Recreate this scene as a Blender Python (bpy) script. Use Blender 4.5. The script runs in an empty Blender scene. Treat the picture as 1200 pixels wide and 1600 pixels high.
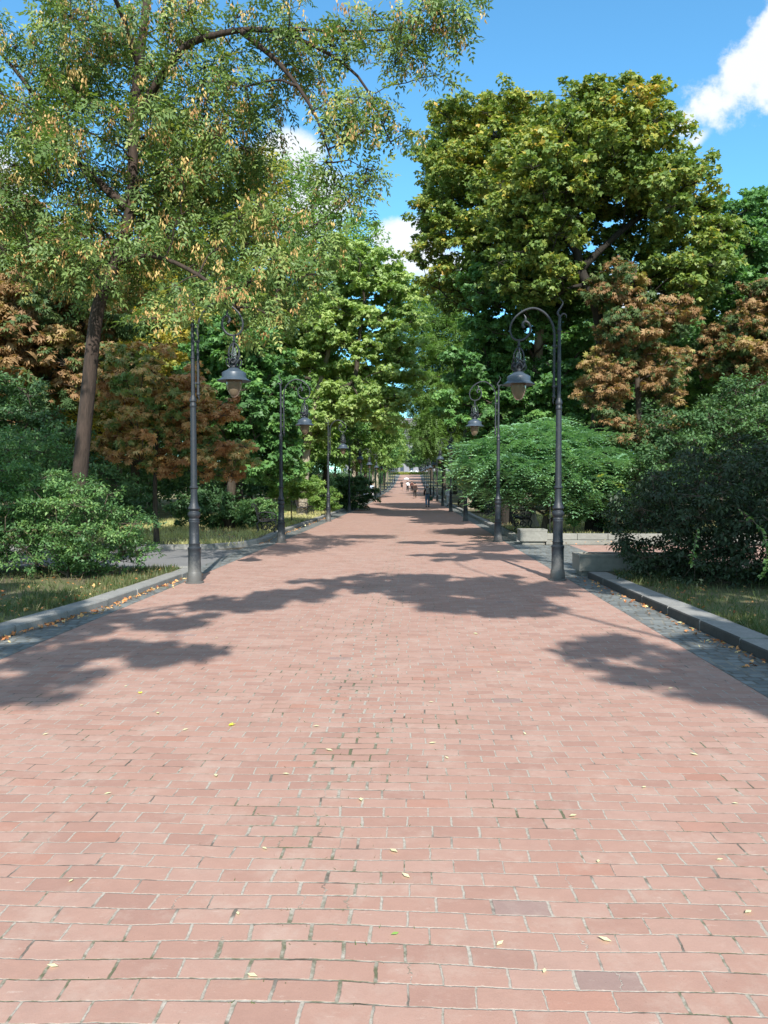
import bpy, bmesh, math, random
import numpy as np
from mathutils import Vector, Matrix

S = bpy.context.scene
C = S.collection
R = math.radians
rng = np.random.default_rng(7)
random.seed(7)

# ------------------------------------------------------------------ camera
cam = bpy.data.cameras.new('camera'); camo = bpy.data.objects.new('camera', cam); C.objects.link(camo)
cam.sensor_fit = 'VERTICAL'; cam.sensor_height = 36; cam.lens = 27
cam.clip_start = 0.1; cam.clip_end = 3000
camo.location = (0, 0, 1.6)
camo.rotation_euler = (R(90 - 1.9), 0, R(2.05))
S.camera = camo

# ------------------------------------------------------------------ light
SUN_EL = 40.0
to_sun = Vector((0.15, -1.0, 0)).normalized() * math.cos(R(SUN_EL)) + Vector((0, 0, math.sin(R(SUN_EL))))
sl = bpy.data.lights.new('sun', 'SUN'); so = bpy.data.objects.new('sun', sl); C.objects.link(so)
sl.energy = 5.0; sl.angle = R(0.53); sl.color = (1.0, 0.955, 0.88)
so.rotation_euler = to_sun.to_track_quat('Z', 'Y').to_euler(); so.location = (3, -20, 20)
S.view_settings.view_transform = 'Standard'; S.view_settings.look = 'None'
S.view_settings.exposure = 0.62; S.view_settings.gamma = 1
SKY_STRENGTH = 0.105

world = bpy.data.worlds.new('World'); S.world = world; world.use_nodes = True

class NT:
    """tiny helper to write node maths"""
    def __init__(s, nt): s.t = nt; s.n = nt.nodes; s.l = nt.links
    def new(s, typ, **kw):
        n = s.n.new(typ)
        for k, v in kw.items(): setattr(n, k, v)
        return n
    def put(s, sock, v):
        if v is None: return
        if isinstance(v, bpy.types.NodeSocket): s.l.new(v, sock)
        else: sock.default_value = v
    def m(s, op, a, b=None, c=None, clamp=False):
        n = s.new('ShaderNodeMath', operation=op); n.use_clamp = clamp
        s.put(n.inputs[0], a); s.put(n.inputs[1], b); s.put(n.inputs[2], c)
        return n.outputs[0]
    def vm(s, op, a, b=None, sc=None):
        n = s.new('ShaderNodeVectorMath', operation=op)
        s.put(n.inputs[0], a); s.put(n.inputs[1], b)
        if sc is not None: s.put(n.inputs['Scale'], sc)
        return n.outputs[0]
    def sep(s, v):
        n = s.new('ShaderNodeSeparateXYZ'); s.put(n.inputs[0], v); return n.outputs
    def comb(s, x, y, z):
        n = s.new('ShaderNodeCombineXYZ'); s.put(n.inputs[0], x); s.put(n.inputs[1], y); s.put(n.inputs[2], z); return n.outputs[0]
    def noise(s, v, scale, detail=3, rough=0.55, col=False, dim='3D'):
        n = s.new('ShaderNodeTexNoise'); n.noise_dimensions = dim
        if v is not None: s.put(n.inputs['Vector'], v)
        n.inputs['Scale'].default_value = scale; n.inputs['Detail'].default_value = detail
        n.inputs['Roughness'].default_value = rough
        return n.outputs['Color'] if col else n.outputs['Fac']
    def white(s, v, dim='3D'):
        n = s.new('ShaderNodeTexWhiteNoise'); n.noise_dimensions = dim
        if dim == '1D': s.put(n.inputs['W'], v)
        else: s.put(n.inputs['Vector'], v)
        return n.outputs
    def step(s, v, a, b, lo=0.0, hi=1.0):
        n = s.new('ShaderNodeMapRange'); n.interpolation_type = 'SMOOTHSTEP'
        s.put(n.inputs['Value'], v); s.put(n.inputs['From Min'], a); s.put(n.inputs['From Max'], b)
        n.inputs['To Min'].default_value = lo; n.inputs['To Max'].default_value = hi
        return n.outputs[0]
    def mix(s, f, a, b, blend='MIX'):
        n = s.new('ShaderNodeMix', data_type='RGBA', blend_type=blend)
        s.put(n.inputs[0], f)
        for i, v in ((6, a), (7, b)):
            if isinstance(v, (tuple, list)): n.inputs[i].default_value = (*v[:3], 1)
            else: s.put(n.inputs[i], v)
        return n.outputs[2]
    def ramp(s, f, stops, interp='LINEAR'):
        n = s.new('ShaderNodeValToRGB'); s.put(n.inputs[0], f); cr = n.color_ramp; cr.interpolation = interp
        while len(cr.elements) < len(stops): cr.elements.new(0.5)
        for e, (p, c) in zip(cr.elements, stops): e.position = p; e.color = (*c, 1)
        return n.outputs[0]
    def obj(s): return s.new('ShaderNodeTexCoord').outputs['Object']
    def bump(s, h, strength=0.5, dist=0.01):
        n = s.new('ShaderNodeBump'); s.put(n.inputs['Height'], h)
        n.inputs['Strength'].default_value = strength; n.inputs['Distance'].default_value = dist
        return n.outputs[0]

# sky: nishita + a few clouds fixed in world directions
w = NT(world.node_tree); w.n.clear()
sky = w.new('ShaderNodeTexSky', sky_type='NISHITA'); sky.sun_disc = False
sky.sun_elevation = R(SUN_EL); sky.sun_rotation = math.atan2(0.15, -1.0)
sky.air_density = 1.0; sky.dust_density = 0.2; sky.ozone_density = 1.5
dirv = w.new('ShaderNodeTexCoord').outputs['Generated']
dx, dy, dz = w.sep(dirv)
ysafe = w.m('MAXIMUM', dy, 0.05)
cu = w.m('DIVIDE', dx, ysafe); cv = w.m('DIVIDE', dz, ysafe)
uv = w.comb(cu, cv, 0.0)
fb = w.noise(uv, 6.0, 7, 0.62)
fb2 = w.noise(uv, 22.0, 5, 0.6)
dens = None
for (px, py, ra, rb, ang, soft) in [(1215, 75, 230, 85, 42, .3), (452, 243, 62, 42, 0, .45), (640, 385, 75, 55, -10, .4),
                                    (500, 325, 75, 70, 0, .5), (700, -12, 120, 26, 0, .9), (740, 430, 90, 60, 0, .5),
                                    (-10, 290, 80, 90, 0, .6), (1200, 470, 90, 90, 0, .6), (930, 470, 130, 60, 0, .7), (1075, 235, 40, 16, 40, .9)]:
    u0 = (px - 643) / 1200; v0 = (760 - py) / 1200; a = ra / 1200; b = rb / 1200
    ca, sa = math.cos(R(ang)), math.sin(R(ang))
    du = w.m('SUBTRACT', cu, u0); dv = w.m('SUBTRACT', cv, v0)
    p = w.m('DIVIDE', w.m('ADD', w.m('MULTIPLY', du, ca), w.m('MULTIPLY', dv, sa)), a)
    q = w.m('DIVIDE', w.m('SUBTRACT', w.m('MULTIPLY', dv, ca), w.m('MULTIPLY', du, sa)), b)
    rr = w.m('SQRT', w.m('ADD', w.m('MULTIPLY', p, p), w.m('MULTIPLY', q, q)))
    v = w.m('SUBTRACT', 1.0, rr)
    v = w.m('ADD', v, w.m('MULTIPLY', w.m('SUBTRACT', fb, 0.5), 2.2))
    v = w.m('ADD', v, w.m('MULTIPLY', w.m('SUBTRACT', fb2, 0.5), 0.5))
    v = w.step(v, 0.0, soft)
    dens = v if dens is None else w.m('MAXIMUM', dens, v)
dens = w.m('MULTIPLY', dens, w.step(dy, 0.05, 0.2))
dens = w.m('MULTIPLY', dens, 0.93)
# unseen broken white cloud added as neutral fill light, overhead and behind the camera
fbk = w.noise(dirv, 2.2, 6, 0.6)
rest = w.m('MAXIMUM', w.m('SUBTRACT', 1.0, w.step(dy, -0.1, 0.25)), w.step(dz, 0.62, 0.8))
rest = w.m('MULTIPLY', w.m('MULTIPLY', w.step(fbk, 0.36, 0.5), rest), w.step(dz, -0.02, 0.1))
dens = w.m('MAXIMUM', dens, w.m('MULTIPLY', rest, 0.55))
skyc = w.mix(1.0, sky.outputs[0], (0.84, 1.55, 1.72), 'MULTIPLY')
bg1 = w.new('ShaderNodeBackground'); w.l.new(skyc, bg1.inputs[0]); bg1.inputs[1].default_value = SKY_STRENGTH
bg2 = w.new('ShaderNodeBackground'); bg2.inputs[0].default_value = (0.93, 0.96, 1.0, 1); bg2.inputs[1].default_value = 0.74
mx = w.new('ShaderNodeMixShader'); w.l.new(dens, mx.inputs[0]); w.l.new(bg1.outputs[0], mx.inputs[1]); w.l.new(bg2.outputs[0], mx.inputs[2])
wo = w.new('ShaderNodeOutputWorld'); w.l.new(mx.outputs[0], wo.inputs[0])

# ------------------------------------------------------------------ ground profile and pixel helper
HY = [-400, 60, 75, 85, 110, 141, 170, 200, 250, 300, 400, 3000]
HZ = [0, 0, .12, .3, .62, 1.0, 1.8, 3.05, 5.3, 6.6, 7.0, 7.0]
def gh(y): return np.interp(y, HY, HZ)
def W(px, py, D): return np.array([(px - 643) * D / 1200, D, 1.6 + (760 - py) * D / 1200])
def GP(px, py):
    D = 1.6 * 1200 / (py - 760); return ((px - 643) * D / 1200, D)

# ------------------------------------------------------------------ materials
def mat(name):
    m = bpy.data.materials.new(name); m.use_nodes = True
    t = NT(m.node_tree); b = t.n['Principled BSDF']; return m, t, b
def simple(name, col, rough=0.6, metal=0.0, nscale=30, namt=0.25, bump=0.0, spec=0.5):
    m, t, b = mat(name)
    o = t.obj(); n = t.noise(o, nscale, 4)
    n2 = t.noise(o, nscale * 0.13, 3)
    f = t.m('ADD', t.m('MULTIPLY', t.m('SUBTRACT', n, 0.5), 2 * namt), t.m('MULTIPLY', t.m('SUBTRACT', n2, 0.5), 2 * namt))
    v = t.m('ADD', 1.0, f)
    cc = t.new('ShaderNodeVectorMath', operation='SCALE'); cc.inputs[0].default_value = col; t.put(cc.inputs['Scale'], v)
    t.l.new(cc.outputs[0], b.inputs['Base Color'])
    b.inputs['Roughness'].default_value = rough; b.inputs['Metallic'].default_value = metal
    b.inputs['Specular IOR Level'].default_value = spec
    if bump: t.l.new(t.bump(n, bump, 0.01), b.inputs['Normal'])
    return m

def leaf_mat(name, stops, trans=0.28, rough=0.5, spec=0.35, gain=2.05):
    m, t, b = mat(name)
    a1 = t.new('ShaderNodeAttribute', attribute_name='rnd').outputs['Fac']
    col = t.ramp(a1, [(p_, tuple(min(.8, v_ * gain * k_) for v_, k_ in zip(c_, (1.22, 1.0, 1.25) if c_[1] > c_[0] else (1, 1, 1)))) for p_, c_ in stops])
    t.l.new(col, b.inputs['Base Color']); b.inputs['Roughness'].default_value = rough
    b.inputs['Specular IOR Level'].default_value = spec
    tr = t.new('ShaderNodeBsdfTranslucent')
    tc = t.mix(1.0, col, (1.35, 1.5, 0.55), 'MULTIPLY'); t.l.new(tc, tr.inputs[0])
    mxs = t.new('ShaderNodeMixShader'); mxs.inputs[0].default_value = trans
    t.l.new(b.outputs[0], mxs.inputs[1]); t.l.new(tr.outputs[0], mxs.inputs[2])
    t.l.new(mxs.outputs[0], t.n['Material Output'].inputs[0])
    return m

def bark_mat(name, c1, c2, scale=6):
    m, t, b = mat(name)
    o = t.obj(); st = t.vm('MULTIPLY', o, (1, 1, 0.22))
    n = t.noise(st, scale * 3, 5, 0.65); n2 = t.noise(o, scale * 0.3, 3)
    f = t.step(n, 0.3, 0.7)
    col = t.mix(f, c1, c2); col = t.mix(t.m('MULTIPLY', n2, 0.5), col, (c2[0] * .7, c2[1] * .75, c2[2] * .6))
    t.l.new(col, b.inputs['Base Color']); b.inputs['Roughness'].default_value = 0.9
    t.l.new(t.bump(n, 0.9, 0.03), b.inputs['Normal'])
    return m

M = {}
M['bark'] = bark_mat('bark_brown', (.022, .017, .013), (.085, .064, .048))
M['bark_dark'] = bark_mat('bark_painted_shade', (.010, .008, .006), (.035, .028, .022))  # bark darkened so the colour carries the shade on the maple trunks
M['bark_red'] = bark_mat('bark_reddish', (.016, .011, .009), (.065, .042, .033), 5)
M['bark_pale'] = bark_mat('bark_pale', (.16, .13, .10), (.42, .36, .29), 4)
M['twig'] = bark_mat('twig_bark', (.04, .03, .02), (.12, .09, .065), 10)
G = lambda *s: list(s)
M['ash'] = leaf_mat('ash_leaf', G((0, (.032, .07, .02)), (.45, (.062, .118, .030)), (.75, (.105, .165, .042)), (1, (.19, .20, .055))))
M['seed'] = leaf_mat('ash_seed', G((0, (.17, .085, .035)), (.4, (.33, .20, .08)), (1, (.50, .38, .16))), .25, .7, gain=1.6)
M['maple'] = leaf_mat('maple_leaf', G((0, (.03, .06, .015)), (.4, (.058, .11, .022)), (.68, (.105, .15, .028)), (.86, (.17, .165, .03)), (1, (.26, .17, .035))))
M['maple_green'] = leaf_mat('green_maple_leaf', G((0, (.022, .06, .018)), (.5, (.045, .12, .03)), (1, (.09, .19, .04))))
M['bright'] = leaf_mat('bright_leaf', G((0, (.045, .10, .022)), (.5, (.08, .16, .036)), (1, (.14, .22, .05))), .4)
M['lime'] = leaf_mat('lime_green_leaf', G((0, (.065, .13, .032)), (.5, (.125, .205, .055)), (1, (.20, .28, .08))), .36)
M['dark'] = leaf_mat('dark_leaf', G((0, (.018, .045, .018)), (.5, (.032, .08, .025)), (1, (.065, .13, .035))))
M['brown'] = leaf_mat('brown_chestnut_leaf', G((0, (.03, .065, .02)), (.26, (.055, .09, .025)), (.34, (.12, .062, .028)), (.6, (.16, .10, .048)), (.85, (.22, .15, .075)), (1, (.18, .17, .05))), .3, .6)
M['rust'] = leaf_mat('rust_leaf', G((0, (.17, .08, .035)), (.35, (.27, .15, .065)), (.50, (.32, .21, .09)), (.62, (.09, .11, .03)), (1, (.06, .12, .03))), .3, .6)
M['gold'] = leaf_mat('yellowing_leaf', G((0, (.06, .10, .02)), (.35, (.13, .16, .03)), (.7, (.27, .22, .045)), (1, (.32, .14, .04))), .4)
M['sumac'] = leaf_mat('sumac_leaf', G((0, (.05, .125, .06)), (.6, (.09, .20, .095)), (.88, (.14, .27, .12)), (.95, (.36, .38, .08)), (1, (.42, .42, .08))), .3)
M['shrub'] = leaf_mat('shrub_leaf', G((0, (.02, .055, .018)), (.5, (.045, .11, .03)), (1, (.10, .18, .045))))
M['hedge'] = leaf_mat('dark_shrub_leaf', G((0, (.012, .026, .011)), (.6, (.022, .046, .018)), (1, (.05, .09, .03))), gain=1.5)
M['grass'] = leaf_mat('grass_blade', G((0, (.04, .07, .02)), (.5, (.065, .11, .03)), (.75, (.12, .13, .05)), (1, (.24, .19, .10))), .3, gain=1.3)
M['drygrass'] = leaf_mat('dry_grass_blade', G((0, (.09, .12, .035)), (.35, (.22, .21, .09)), (1, (.42, .36, .19))), .3)
M['litter'] = leaf_mat('dry_leaf', G((0, (.13, .045, .02)), (.4, (.30, .12, .045)), (.8, (.42, .22, .09)), (1, (.50, .38, .2))), .15, .7)
M['iron'] = simple('painted_cast_iron', (.017, .022, .029), .4, .0, 60, .25, .15)
m, t, b = mat('worn_painted_iron'); M['iron'] = m
o = t.obj(); x_, y_, z_ = t.sep(o)
n1 = t.noise(o, 7, 5, .7); n2 = t.noise(o, 60, 4, .6)
col = t.mix(t.step(n2, .3, .8), (.014, .018, .024), (.028, .034, .043))
col = t.mix(t.m('MULTIPLY', t.step(n1, .58, .70), .55), col, (.09, .095, .10))
dirt = t.m('MULTIPLY', t.m('SUBTRACT', 1.0, t.step(t.m('ADD', z_, t.m('MULTIPLY', t.m('SUBTRACT', n1, .5), .9)), .12, .5)), .75)
col = t.mix(dirt, col, (.13, .125, .115))
t.l.new(col, b.inputs['Base Color']); t.l.new(t.m('ADD', .32, t.m('MULTIPLY', n1, .4)), b.inputs['Roughness']); t.l.new(t.bump(n2, .2, .01), b.inputs['Normal'])
M['iron_dark'] = simple('dark_cast_iron', (.018, .018, .02), .5, .0, 40, .3)
M['slat'] = simple('dark_bench_wood', (.035, .026, .022), .6, 0, 25, .3)
M['enamel'] = simple('grey_blue_enamel', (.05, .07, .095), .38, 0, 20, .12)
M['concrete'] = simple('weathered_concrete', (.215, .21, .185), .9, 0, 14, .28, .3)
M['kerb'] = simple('granite_kerb', (.245, .24, .225), .85, 0, 45, .3, .25)
M['pale_wall'] = simple('pale_render', (.22, .22, .25), .9, 0, .6, .1)
M['roofing'] = simple('grey_roofing', (.16, .15, .16), .7, 0, 1, .1)
M['skin'] = simple('skin', (.45, .27, .19), .5, 0, 10, .05)

m, t, b = mat('frosted_lamp_glass'); M['globe'] = m
b.inputs['Base Color'].default_value = (.25, .19, .13, 1); b.inputs['Roughness'].default_value = .12
b.inputs['Transmission Weight'].default_value = .35; b.inputs['IOR'].default_value = 1.2
m, t, b = mat('clear_glass'); M['glass'] = m
b.inputs['Base Color'].default_value = (.8, .9, .88, 1); b.inputs['Roughness'].default_value = .05
b.inputs['Transmission Weight'].default_value = .9; b.inputs['IOR'].default_value = 1.15
m, t, b = mat('window_glass'); M['window'] = m
b.inputs['Base Color'].default_value = (.05, .07, .10, 1); b.inputs['Roughness'].default_value = .1

# brick paving
def brick_material(name, bw=.216, bh=.105, rot=False, c_lo=(.30, .175, .142), c_mid=(.362, .217, .172), c_hi=(.39, .25, .205), mort=(.43, .385, .33), crack=True):
    m, t, b = mat(name); o = t.obj()
    x, y, z = t.sep(o)
    if rot: x, y = y, x
    P = t.comb(x, y, 0.0)
    d1 = t.noise(P, 0.9, 2, .5, col=True); d2 = t.noise(P, 28, 3, .6, col=True); d3 = t.noise(P, 5, 2, .5, col=True)
    off = t.vm('ADD', t.vm('SCALE', t.vm('SUBTRACT', d1, (.5, .5, .5)), sc=.10), t.vm('SCALE', t.vm('SUBTRACT', d2, (.5, .5, .5)), sc=.0105))
    off = t.vm('ADD', off, t.vm('SCALE', t.vm('SUBTRACT', d3, (.5, .5, .5)), sc=.012))
    P2 = t.vm('ADD', P, off); x2, y2, _ = t.sep(P2)
    v = t.m('DIVIDE', y2, bh); row = t.m('FLOOR', v); fv = t.m('FRACT', v)
    rw = t.white(row, '1D')[0]
    sh = t.m('ADD', t.m('MULTIPLY', t.m('FLOORED_MODULO', row, 2.0), .5), t.m('MULTIPLY', rw, .22))
    u = t.m('ADD', t.m('DIVIDE', x2, bw), sh); colm = t.m('FLOOR', u); fu = t.m('FRACT', u)
    wn = t.white(t.comb(colm, row, 3.3)); r1 = wn[0]; r2 = t.sep(wn[1])[1]; r3 = t.sep(wn[1])[2]
    du = t.m('MULTIPLY', t.m('MINIMUM', fu, t.m('SUBTRACT', 1.0, fu)), bw)
    dv = t.m('MULTIPLY', t.m('MINIMUM', fv, t.m('SUBTRACT', 1.0, fv)), bh)
    jn = t.noise(P, 2.3, 3, .6)
    lane = t.m('MULTIPLY', t.m('SUBTRACT', 1.0, t.step(t.m('ABSOLUTE', t.m('ADD', x, t.m('ADD', .42, t.m('MULTIPLY', t.m('SUBTRACT', t.noise(P, 1.1, 2, .5), .5), .9)))), .06, .42)), 1.0 if crack else 0.0)
    jn = t.m('ADD', jn, t.m('MULTIPLY', lane, .65))
    ju = t.m('ADD', .0010, t.m('MULTIPLY', t.m('ADD', jn, t.m('SUBTRACT', r2, .5)), .0062))
    jv = t.m('ADD', .0008, t.m('MULTIPLY', jn, .0036))
    mu = t.m('SUBTRACT', 1.0, t.step(du, t.m('MULTIPLY', ju, .6), t.m('ADD', ju, .0016)))
    mv = t.m('SUBTRACT', 1.0, t.step(dv, t.m('MULTIPLY', jv, .6), t.m('ADD', jv, .0016)))
    mm = t.m('MAXIMUM', mu, mv)
    # cracked bricks
    if crack:
        cw = t.noise(P, 16, 3, .7)
        cl = t.m('ABSOLUTE', t.m('SUBTRACT', t.m('ADD', fu, t.m('MULTIPLY', t.m('SUBTRACT', cw, .5), .35)), t.m('ADD', .35, t.m('MULTIPLY', r2, .3))))
        thr = t.m('SUBTRACT', .97, t.m('MULTIPLY', lane, .30))
        ck = t.m('MULTIPLY', t.m('SUBTRACT', 1.0, t.step(cl, .006, .014)), t.m('GREATER_THAN', r3, thr))
        mm = t.m('MAXIMUM', mm, t.m('MULTIPLY', ck, .8))
    big = t.noise(P, .55, 3, .5); fine = t.noise(P, 160, 3, .7); midn = t.noise(P, 14, 4, .65)
    f = t.m('ADD', t.m('MULTIPLY', r1, .75), t.m('MULTIPLY', big, .25))
    col = t.ramp(f, [(0.0, c_lo), (.14, tuple(.55 * a + .45 * b_ for a, b_ in zip(c_lo, c_mid))), (.4, c_mid), (1, c_hi)])
    # rare blue-grey and deep red bricks
    col = t.mix(t.m('MULTIPLY', t.m('GREATER_THAN', r2, .992), .5), col, (.20, .165, .165))
    col = t.mix(t.m('MULTIPLY', t.m('LESS_THAN', r2, .03), .45), col, (.36, .17, .12))
    sc = t.m('ADD', .80, t.m('ADD', t.m('MULTIPLY', fine, .22), t.m('MULTIPLY', midn, .20)))
    col = t.vm('SCALE', col, sc=sc)
    dust = t.m('MULTIPLY', t.step(t.noise(P, 3.1, 6, .75), .48, .68), .26)
    col = t.mix(dust, col, (.50, .41, .35))
    st1 = t.step(t.noise(P, 1.1, 6, .7), .52, .68)
    col = t.mix(t.m('MULTIPLY', st1, .30), col, (.25, .165, .14))
    scr = t.step(t.noise(t.vm('MULTIPLY', P, (1.0, 3.2, 1.0)), 9, 6, .8), .60, .68)
    col = t.mix(t.m('MULTIPLY', scr, .45), col, (.52, .42, .36))
    chip = t.step(t.m('SUBTRACT', t.noise(P, 34, 3, .7), t.m('MULTIPLY', t.m('MINIMUM', du, dv), 22.0)), .46, .54)
    col = t.mix(t.m('MULTIPLY', chip, .6), col, (.46, .36, .30))
    spots = t.m('GREATER_THAN', t.noise(P, 120, 2, .5), .73)
    col = t.mix(t.m('MULTIPLY', spots, .55), col, (.13, .09, .075))
    mn = t.noise(P, 60, 3, .7); moss = t.step(t.m('ADD', t.noise(P, 1.5, 3, .6), t.m('MULTIPLY', t.noise(P, 22, 3, .6), .5)), t.m('SUBTRACT', .76, t.m('MULTIPLY', lane, .12)), .92)
    mc = t.mix(t.step(mn, .35, .65), tuple(a * .72 for a in mort), mort)
    mc = t.mix(t.m('MULTIPLY', moss, .85), mc, (.075, .085, .035))
    mc = t.mix(t.m('MULTIPLY', t.step(t.noise(P, 4.0, 3, .6), .56, .66), .75), mc, (.06, .05, .04))
    col = t.mix(mm, col, mc)
    t.l.new(col, b.inputs['Base Color']); b.inputs['Roughness'].default_value = .85
    b.inputs['Specular IOR Level'].default_value = .25
    h = t.m('SUBTRACT', t.m('ADD', t.m('MULTIPLY', r3, .25), t.m('ADD', t.m('MULTIPLY', midn, .5), t.m('MULTIPLY', fine, .12))), t.m('MULTIPLY', mm, 1.0))
    t.l.new(t.bump(h, .55, .006), b.inputs['Normal'])
    return m
M['brick'] = brick_material('red_brick_paving')
M['brick2'] = brick_material('side_path_brick', rot=True)

def sett_material(name, size=.11, base=(.15, .165, .165)):
    m, t, b = mat(name); o = t.obj(); x, y, z = t.sep(o); P = t.comb(x, y, 0.0)
    d = t.noise(P, 7, 3, .6, col=True)
    P2 = t.vm('ADD', P, t.vm('SCALE', t.vm('SUBTRACT', d, (.5, .5, .5)), sc=.045))
    x2, y2, _ = t.sep(P2)
    v = t.m('DIVIDE', y2, size); row = t.m('FLOOR', v); fv = t.m('FRACT', v)
    u = t.m('ADD', t.m('DIVIDE', x2, size * 1.25), t.m('MULTIPLY', t.white(row, '1D')[0], 1.0)); cm = t.m('FLOOR', u); fu = t.m('FRACT', u)
    r = t.white(t.comb(cm, row, 1.0))[0]
    e = t.m('MINIMUM', t.m('MINIMUM', fu, t.m('SUBTRACT', 1.0, fu)), t.m('MINIMUM', fv, t.m('SUBTRACT', 1.0, fv)))
    g = t.m('SUBTRACT', 1.0, t.step(e, .05, .13))
    col = t.ramp(r, [(0, tuple(a * .75 for a in base)), (.5, base), (1, tuple(a * 1.3 for a in base))])
    col = t.vm('SCALE', col, sc=t.m('ADD', .75, t.m('MULTIPLY', t.noise(P, 45, 4, .7), .5)))
    gc = t.mix(t.step(t.noise(P, 2.0, 3), .45, .62), (.09, .08, .06), (.24, .22, .18))
    col = t.mix(t.m('MULTIPLY', g, .8), col, gc)
    t.l.new(col, b.inputs['Base Color']); b.inputs['Roughness'].default_value = .8
    t.l.new(t.bump(t.m('SUBTRACT', t.m('MULTIPLY', t.noise(P, 30, 3), .4), g), .7, .012), b.inputs['Normal'])
    return m
M['setts'] = sett_material('granite_setts')
m, t, b = mat('soil_and_turf'); M['soil'] = m
o = t.obj(); n1 = t.noise(o, .35, 4, .6); n2 = t.noise(o, 9, 5, .7)
col = t.mix(t.step(n1, .4, .6), (.11, .085, .055), (.09, .11, .035)); col = t.mix(t.m('MULTIPLY', t.step(n2, .45, .65), .6), col, (.17, .13, .075))
t.l.new(col, b.inputs['Base Color']); b.inputs['Roughness'].default_value = 1; t.l.new(t.bump(n2, .8, .04), b.inputs['Normal'])
m, t, b = mat('dry_turf'); M['dryturf'] = m
o = t.obj(); n1 = t.noise(o, .5, 4, .6); n2 = t.noise(o, 12, 5, .7)
col = t.mix(t.step(n1, .35, .6), (.16, .15, .06), (.27, .24, .12)); col = t.mix(t.m('MULTIPLY', t.step(n2, .45, .65), .6), col, (.12, .09, .05))
t.l.new(col, b.inputs['Base Color']); b.inputs['Roughness'].default_value = 1; t.l.new(t.bump(n2, .8, .04), b.inputs['Normal'])
m, t, b = mat('asphalt'); M['asphalt'] = m
o = t.obj(); n2 = t.noise(o, 60, 4, .7); n3 = t.noise(o, 1.2, 4)
col = t.mix(t.m('MULTIPLY', t.m('ADD', n2, n3), .5), (.10, .10, .105), (.25, .245, .24)); t.l.new(col, b.inputs['Base Color']); b.inputs['Roughness'].default_value = .9
t.l.new(t.bump(n2, .4, .01), b.inputs['Normal'])

# ------------------------------------------------------------------ object helpers
def tag(o, label=None, cat=None, group=None, kind=None):
    if label: o['label'] = label
    if cat: o['category'] = cat
    if group: o['group'] = group
    if kind: o['kind'] = kind
    return o
def empty(name, loc, label=None, cat=None, group=None, rz=0.0, sc=1.0):
    o = bpy.data.objects.new(name, None); C.objects.link(o); o.empty_display_size = .3
    o.location = Vector([float(v) for v in loc]); o.rotation_euler = (0, 0, rz); o.scale = (sc,) * 3
    return tag(o, label, cat, group)
def mesh_arrays(name, V, faces_list, material, parent=None, smooth=True, rnd=None):
    """faces_list: list of int arrays (n,k). rnd: per face floats"""
    me = bpy.data.meshes.new(name)
    V = np.asarray(V, np.float32); me.vertices.add(len(V)); me.vertices.foreach_set('co', V.ravel())
    loops = np.concatenate([np.asarray(f, np.int32).ravel() for f in faces_list])
    tot = np.concatenate([np.full(len(f), np.asarray(f).shape[1], np.int32) for f in faces_list])
    st = np.concatenate([[0], np.cumsum(tot)[:-1]]).astype(np.int32)
    me.loops.add(len(loops)); me.loops.foreach_set('vertex_index', loops)
    me.polygons.add(len(tot)); me.polygons.foreach_set('loop_start', st)
    me.update(calc_edges=True)
    if smooth: me.polygons.foreach_set('use_smooth', np.ones(len(tot), bool))
    if rnd is not None:
        a = me.attributes.new('rnd', 'FLOAT', 'FACE'); a.data.foreach_set('value', np.asarray(rnd, np.float32))
    me.materials.append(material)
    o = bpy.data.objects.new(name, me); C.objects.link(o)
    if parent is not None: o.parent = parent
    return o

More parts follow.
